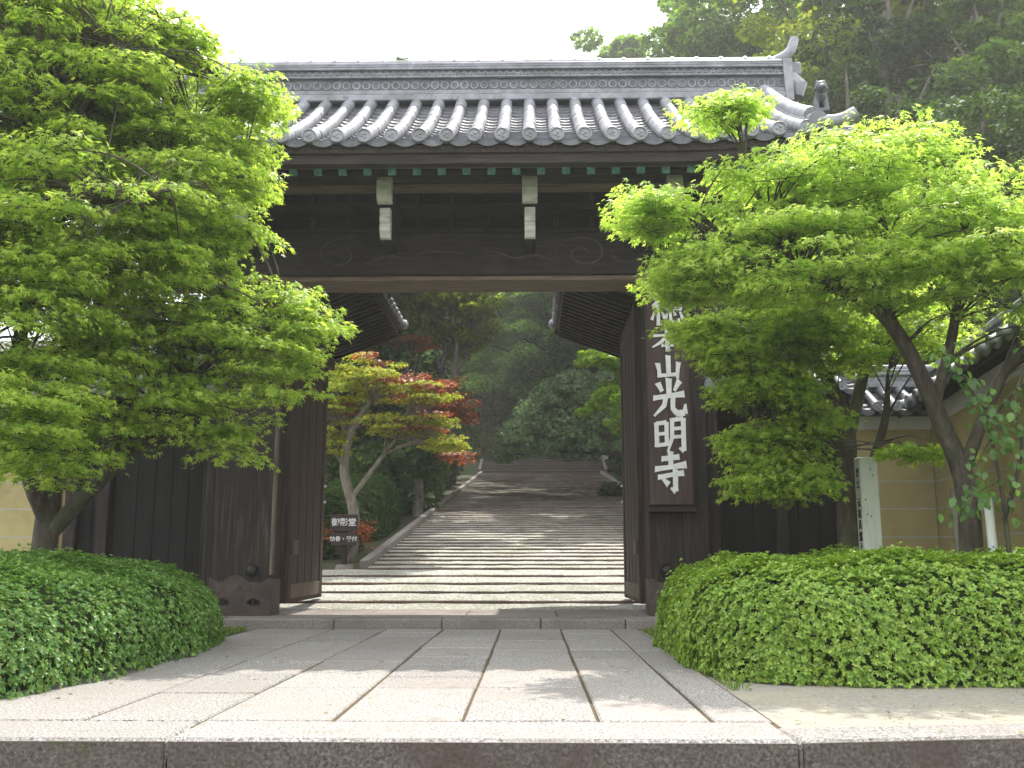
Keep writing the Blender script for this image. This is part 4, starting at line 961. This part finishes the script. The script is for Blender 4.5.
hedge('stair_hedge', 'dark clipped hedge left of the stairway under the red leaves', -3.95, 23.4, .72, 2.4, 1.35, L['dark'], 6000, .06, 62, base=gz(0, 23.4)-.1, slope=.13, group=hg)
hedge('stair_hedge', 'dark shrub row left of the upper stairway', -4.35, 36.5, 1.1, 10, 1.9, L['dark'], 9000, .09, 63, base=gz(0, 36.5)-.1, slope=.13, group=hg)
hedge('stair_hedge', 'dark shrub row right of the upper stairway', 5.0, 34.0, 1.3, 15, 2.4, L['dark'], 10000, .1, 64, base=gz(0, 34)-.1, slope=.13, group=hg)
# small orange-red shrub round the sign
rng = np.random.default_rng(9); c = at(344, 535, 17.9); zz = gz(c.x, 17.9)
t = thing('red_shrub', 'small orange red leaved shrub around the little sign', 'shrub', (c.x, 17.9, zz))
m = MB(); PP = []; TT = []
for q in range(15):
    a = rng.uniform(-1, 1); e = Vector((c.x+a*.5, 17.95+rng.uniform(-.12, .2), zz+.72+rng.uniform(-.2, .1)-abs(a)*.12)); m.tube([(c.x, 17.98, zz), (c.x+a*.2, 17.98, zz+.35), e], [.01, .007, .003], 5, smooth=3)
    for _ in range(18): PP.append(tuple(e+Vector(rng.normal(size=3)*.07))); TT.append((a+rng.normal()*.4, rng.normal()*.5, -.3))
m.build('stem', M['bark'], t); leaves('foliage', PP, TT, rng.normal(size=(len(PP), 3))*.4+np.array([0, -.3, 1]), .045, CLUMP, L['orange'], t)

# sign with two small boards
def textobj(s, size, loc, rot, mat, parent, name='lettering', bold=.02, sx=1.0):
    cu = bpy.data.curves.new(name, 'FONT'); cu.body = s; cu.size = size; cu.align_x = 'CENTER'; cu.align_y = 'CENTER'; cu.extrude = .002; cu.offset = bold*size
    tmp = bpy.data.objects.new('tmp', cu); C.objects.link(tmp); bpy.context.view_layer.update()
    me = bpy.data.meshes.new_from_object(tmp.evaluated_get(bpy.context.evaluated_depsgraph_get())); bpy.data.objects.remove(tmp)
    me.materials.clear(); me.materials.append(mat); o = bpy.data.objects.new(name, me); C.objects.link(o)
    mt = Matrix.Translation(loc) @ rot.to_4x4() @ Matrix.Diagonal((sx, 1, 1, 1)); me.transform(mt)
    o.parent = parent; o.matrix_parent_inverse = parent.matrix_basis.inverted(); return o
Ys = 17.2; c = at(344, 552, Ys); zs = SLOPE*(Ys-Y0)+.03
front = Matrix.Rotation(R(90), 3, 'X')
sg = thing('sign_board', 'small dark sign with two boards of white characters beside the stairway', 'sign', (c.x, Ys, zs))
MB().box(c.x-.04, c.x+.04, Ys+.03, Ys+.1, zs-.1, at(344, 516, Ys).z, .006).build('post', M['wood_v'], sg)
MB().tube([(c.x, Ys+.06, zs-.05), (c.x, Ys+.06, zs+.04)], [.17, .13], 14).build('foot', M['sill'], sg)
for u0, u1, v0, v1, txt, fs in ((330.5, 357.5, 514.5, 531, '御影堂', .142), (331, 356, 533, 545.5, '納骨・受付', .094)):
    a, d = at(u0, v0, Ys), at(u1, v1, Ys)
    bb = MB().box(a.x, d.x, Ys-.005, Ys+.028, d.z, a.z, .005).build('board', M['weave'], sg)
    textobj(txt, fs, ((a.x+d.x)/2, Ys-.009, (a.z+d.z)/2), front, M['letters'], bb, bold=.02)
# white marker post with writing on its narrow left side
Yp = 9.7; a = at(865, 560, Yp); pz = at(866, 457, Yp).z
wp = thing('marker_post', 'square white painted post with black characters beside the forked maple', 'post', (a.x+.09, Yp+.09, 0))
px0, px1 = a.x, a.x+.175
m = MB(); m.box(px0, px1, Yp, Yp+.16, -.1, pz-.0, .006)
m.build('shaft', M['post'], wp)
rotl = Matrix.Rotation(R(-90), 3, 'Z') @ front
for ch, v in zip('浄土 元祖法然上人', (473, 484, 0, 503, 514, 525, 537, 548, 558)):
    if v: textobj(ch, .095, (px0-.003, Yp+.07, at(862, v, Yp).z), rotl, M['ink'], wp, name='character', bold=.02, sx=.95)
for q in range(5): MB().ball((px0+random.uniform(.03, .15), Yp-.001, random.uniform(.9, 1.6)), (.006, .003, .011), 6).build('stain', M['ink'], wp)
# support stakes of the leaning maple
a = at(996, 556, 8.3)
t = MB(); t.tube([(a.x, 8.3, -.05), (a.x-.03, 8.3, 1.25)], [.042, .036], 12)
tag(t.build('support_stake', M['post'], smooth=True), 'slender white painted stake at the foot of the leaning maple', 'stake')
a = at(962, 556, 8.9)
t = MB(); t.tube([(a.x, 8.9, -.05), (a.x-.02, 8.9, 1.35)], [.045, .04], 12)
tag(t.build('support_stake', M['bark_pale'], smooth=True), 'round bare wooden stake left of the leaning maple trunk', 'stake')

# --- far trees
gf = 'wooded slope behind the gate'
def rb(x, y, z, r, rs, k, fx=1, fz=.7):
    out = []
    for _ in range(k):
        a = rs.uniform(0, 6.28); q = rs.uniform(.2, .9)*r; out.append(((x+math.cos(a)*q*fx, y+math.sin(a)*q*.8, z+rs.uniform(-1, 1)*r*fz), (r*rs.uniform(.36, .56),)*2+(r*rs.uniform(.28, .42),)))
    return out
def conifer_blobs(x, y, z0, h, r, rs, k=24):
    out = []
    for i in range(k):
        q = i/(k-1); zz = z0+h*(.28+.70*q); rr_ = r*(1-q)**.6*.75; a = rs.uniform(0, 6.28)
        out.append(((x+math.cos(a)*rr_*.6, y+math.sin(a)*rr_*.6, zz), (max(rr_*.8, .5), max(rr_*.8, .5), h*.05)))
        out.append(((x-math.cos(a)*rr_*.6, y-math.sin(a)*rr_*.6, zz-h*.02), (max(rr_*.8, .5), max(rr_*.8, .5), h*.05)))
    return out
rs = random.Random(3)
far = [ # u (at its crown), Y, height, radius, leaf, kind, label
 (905, 27, 20.5, 5.4, 'dark', 'c', 'tall dark cedar with a bare reddish trunk at the upper right'),
 (1010, 25, 18, 4.6, 'mid', 'c', 'tall green cypress at the top right corner'),
 (840, 30, 22.5, 4.6, 'gold', 'b', 'golden green broadleaf tree above the right end of the gate roof'),
 (968, 31, 25, 5.0, 'gold', 'b', 'golden green treetop between the two tall dark conifers'),
 (780, 40, 28, 5.0, 'mid', 'b', 'mid green broadleaf tree behind the ridge horn of the gate'),
 (725, 44, 29.5, 4.8, 'mid', 'b', 'pale green tree rising behind the right part of the ridge'),
 (690, 50, 31.5, 4.0, 'dark', 'c', 'dark pine top standing against the white sky'),
 (650, 54, 31.3, 4.4, 'mid', 'b', 'small rounded green treetop just above the ridge line'),
 (392, 50, 27.7, 2.0, 'dark', 'b', 'small dark treetop peeping over the ridge at the left'),
 (610, 56, 31.6, 4.0, 'mid', 'b', 'low green treetop just above the ridge left of the rounded one'),
 (860, 20, 11, 3.6, 'dark', 'b', 'dark evergreen tree behind the right timber wall'),
 (1000, 19, 10, 3.6, 'dark', 'b', 'dark evergreen tree behind the ochre wall roof'),
 (850, 22, 9, 2.8, 'mid', 'b', 'mid green tree behind the gate shelter roof'),
 (1120, 26, 20, 5, 'dark', 'c', 'dark cypress beyond the right edge'),
 (300, 34, 11, 4, 'dark', 'b', 'dark evergreen tree at the left of the upper stairway'),
 (330, 28, 8, 3.0, 'dark', 'b', 'dark rounded evergreen behind the yellow green maple'),
 (362, 42, 14, 3.6, 'dark', 'b', 'tall dark evergreen left of the stair top'),
 (430, 62, 17, 5, 'mid2', 'b', 'mid green tree beyond the stair top at the left'),
 (480, 68, 19, 5, 'olive', 'b', 'olive green tree directly beyond the stair top'),
 (540, 64, 18, 5, 'mid2', 'b', 'mid green tree beyond the stair top at the centre'),
 (590, 60, 17, 5, 'mid2', 'b', 'green tree beyond the stair top at the right'),
 (690, 48, 14, 4.0, 'dark', 'b', 'dark evergreen right of the upper stairway'),
 (705, 34, 9.5, 3.4, 'dark', 'b', 'dark evergreen behind the bright lime green maple'),
 (455, 58, 6.0, 1.9, 'lime', 'b', 'small sunlit lime green tree at the stair top'),
 (800, 36, 22, 5, 'dark', 'b', 'dark evergreen filling the gap behind the ridge end tile'),
 (930, 33, 19, 5, 'dark', 'b', 'dark evergreen between the cedar and the cypress'),
 (500, 80, 27, 7, 'mid2', 'b', 'broad green tree high on the slope'),
 (420, 82, 26, 7, 'mid', 'b', 'broad green tree high on the slope at the left'),
 (580, 84, 27, 7, 'mid', 'b', 'broad green tree high on the slope at the right'),
]
for i, (u, Y, h, r, lf, kind, lab) in enumerate(far):
    x = at(u, 300, Y).x; z0 = gz(x, Y)
    if Y > 40 and h > 20 and kind == 'b' and Y < 60: pass
    top = z0+h
    if u > 560 and Y < 60 and h > 15 or u == 392: h = h-z0    # heights given above datum for skyline trees
    hh = h
    if kind == 'c': bl = conifer_blobs(x, Y, z0, hh, r, rs)
    else:
        bl = rb(x, Y, z0+hh-r*.95, r*.85, rs, 10)
        zz = z0+hh-r*2.0
        while zz > z0+r*.3: bl += rb(x, Y, zz, r*1.05, rs, 9); zz -= r*1.3
    leafy('cypress_tree' if kind == 'c' else 'broadleaf_tree', lab, x, Y, hh, bl, L[lf], (48000 if u > 700 else 32000) if Y < 60 else 26000, .0042*Y, 100+i, 'bark' if kind == 'b' else 'bark_pale', .28 if kind == 'c' else .2, group=gf, nl=220)

# added trees, crowns kept out of view high over the stairway, to shade it
for i, (x, Y, zc) in enumerate(((-5.6, 27.5, 10.1), (5.8, 34.5, 12.4), (-5.8, 23.8, 9.0), (-5.6, 31, 11.3), (-5.4, 39, 13.9), (5.6, 29.5, 10.7), (6.0, 40, 14.2), (-6, 47, 16.5))):
    rs = random.Random(70+i); sg_ = -1 if x < 0 else 1
    bl = [((x-sg_*rs.uniform(-1.5, 5.2), Y+rs.uniform(-2.4, 2.4), zc+rs.uniform(-.6, 1.6)), (1.6, 1.6, .6)) for _ in range(20)]
    leafy('shade_tree', ['slender tree left of the stairway behind the red leaved maple', 'slender tree right of the stairway above the weeping tree', 'slender tree left of the stairway near the yellow green maple', 'slender tree halfway up the left side of the stairway', 'slender tree left of the upper stairway', 'slender tree right of the lower stairway', 'slender tree right of the upper stairway', 'slender tree left of the stair top'][i],
          x, Y, zc-gz(x, Y)+1, bl, L['mid'], 30000, .15, 170+i, 'bark', .17, group='tall trees shading the stairway', nl=60)

# ------------------------------------------------------------------ thin summer haze
hm = bpy.data.materials.new('thin_haze'); hm.use_nodes = True; n_ = hm.node_tree
n_.nodes.remove(n_.nodes['Principled BSDF']); pv = n_.nodes.new('ShaderNodeVolumePrincipled')
pv.inputs['Color'].default_value = (.97, 1, .93, 1); pv.inputs['Density'].default_value = .0015; pv.inputs['Anisotropy'].default_value = .35
n_.links.new(pv.outputs[0], n_.nodes['Material Output'].inputs['Volume'])
tag(MB().box(-402, 402, -152, 402, -2, 56).build('haze', hm), 'thin pale summer haze over the grounds', 'haze', kind='stuff')
S.cycles.volume_bounces = 0
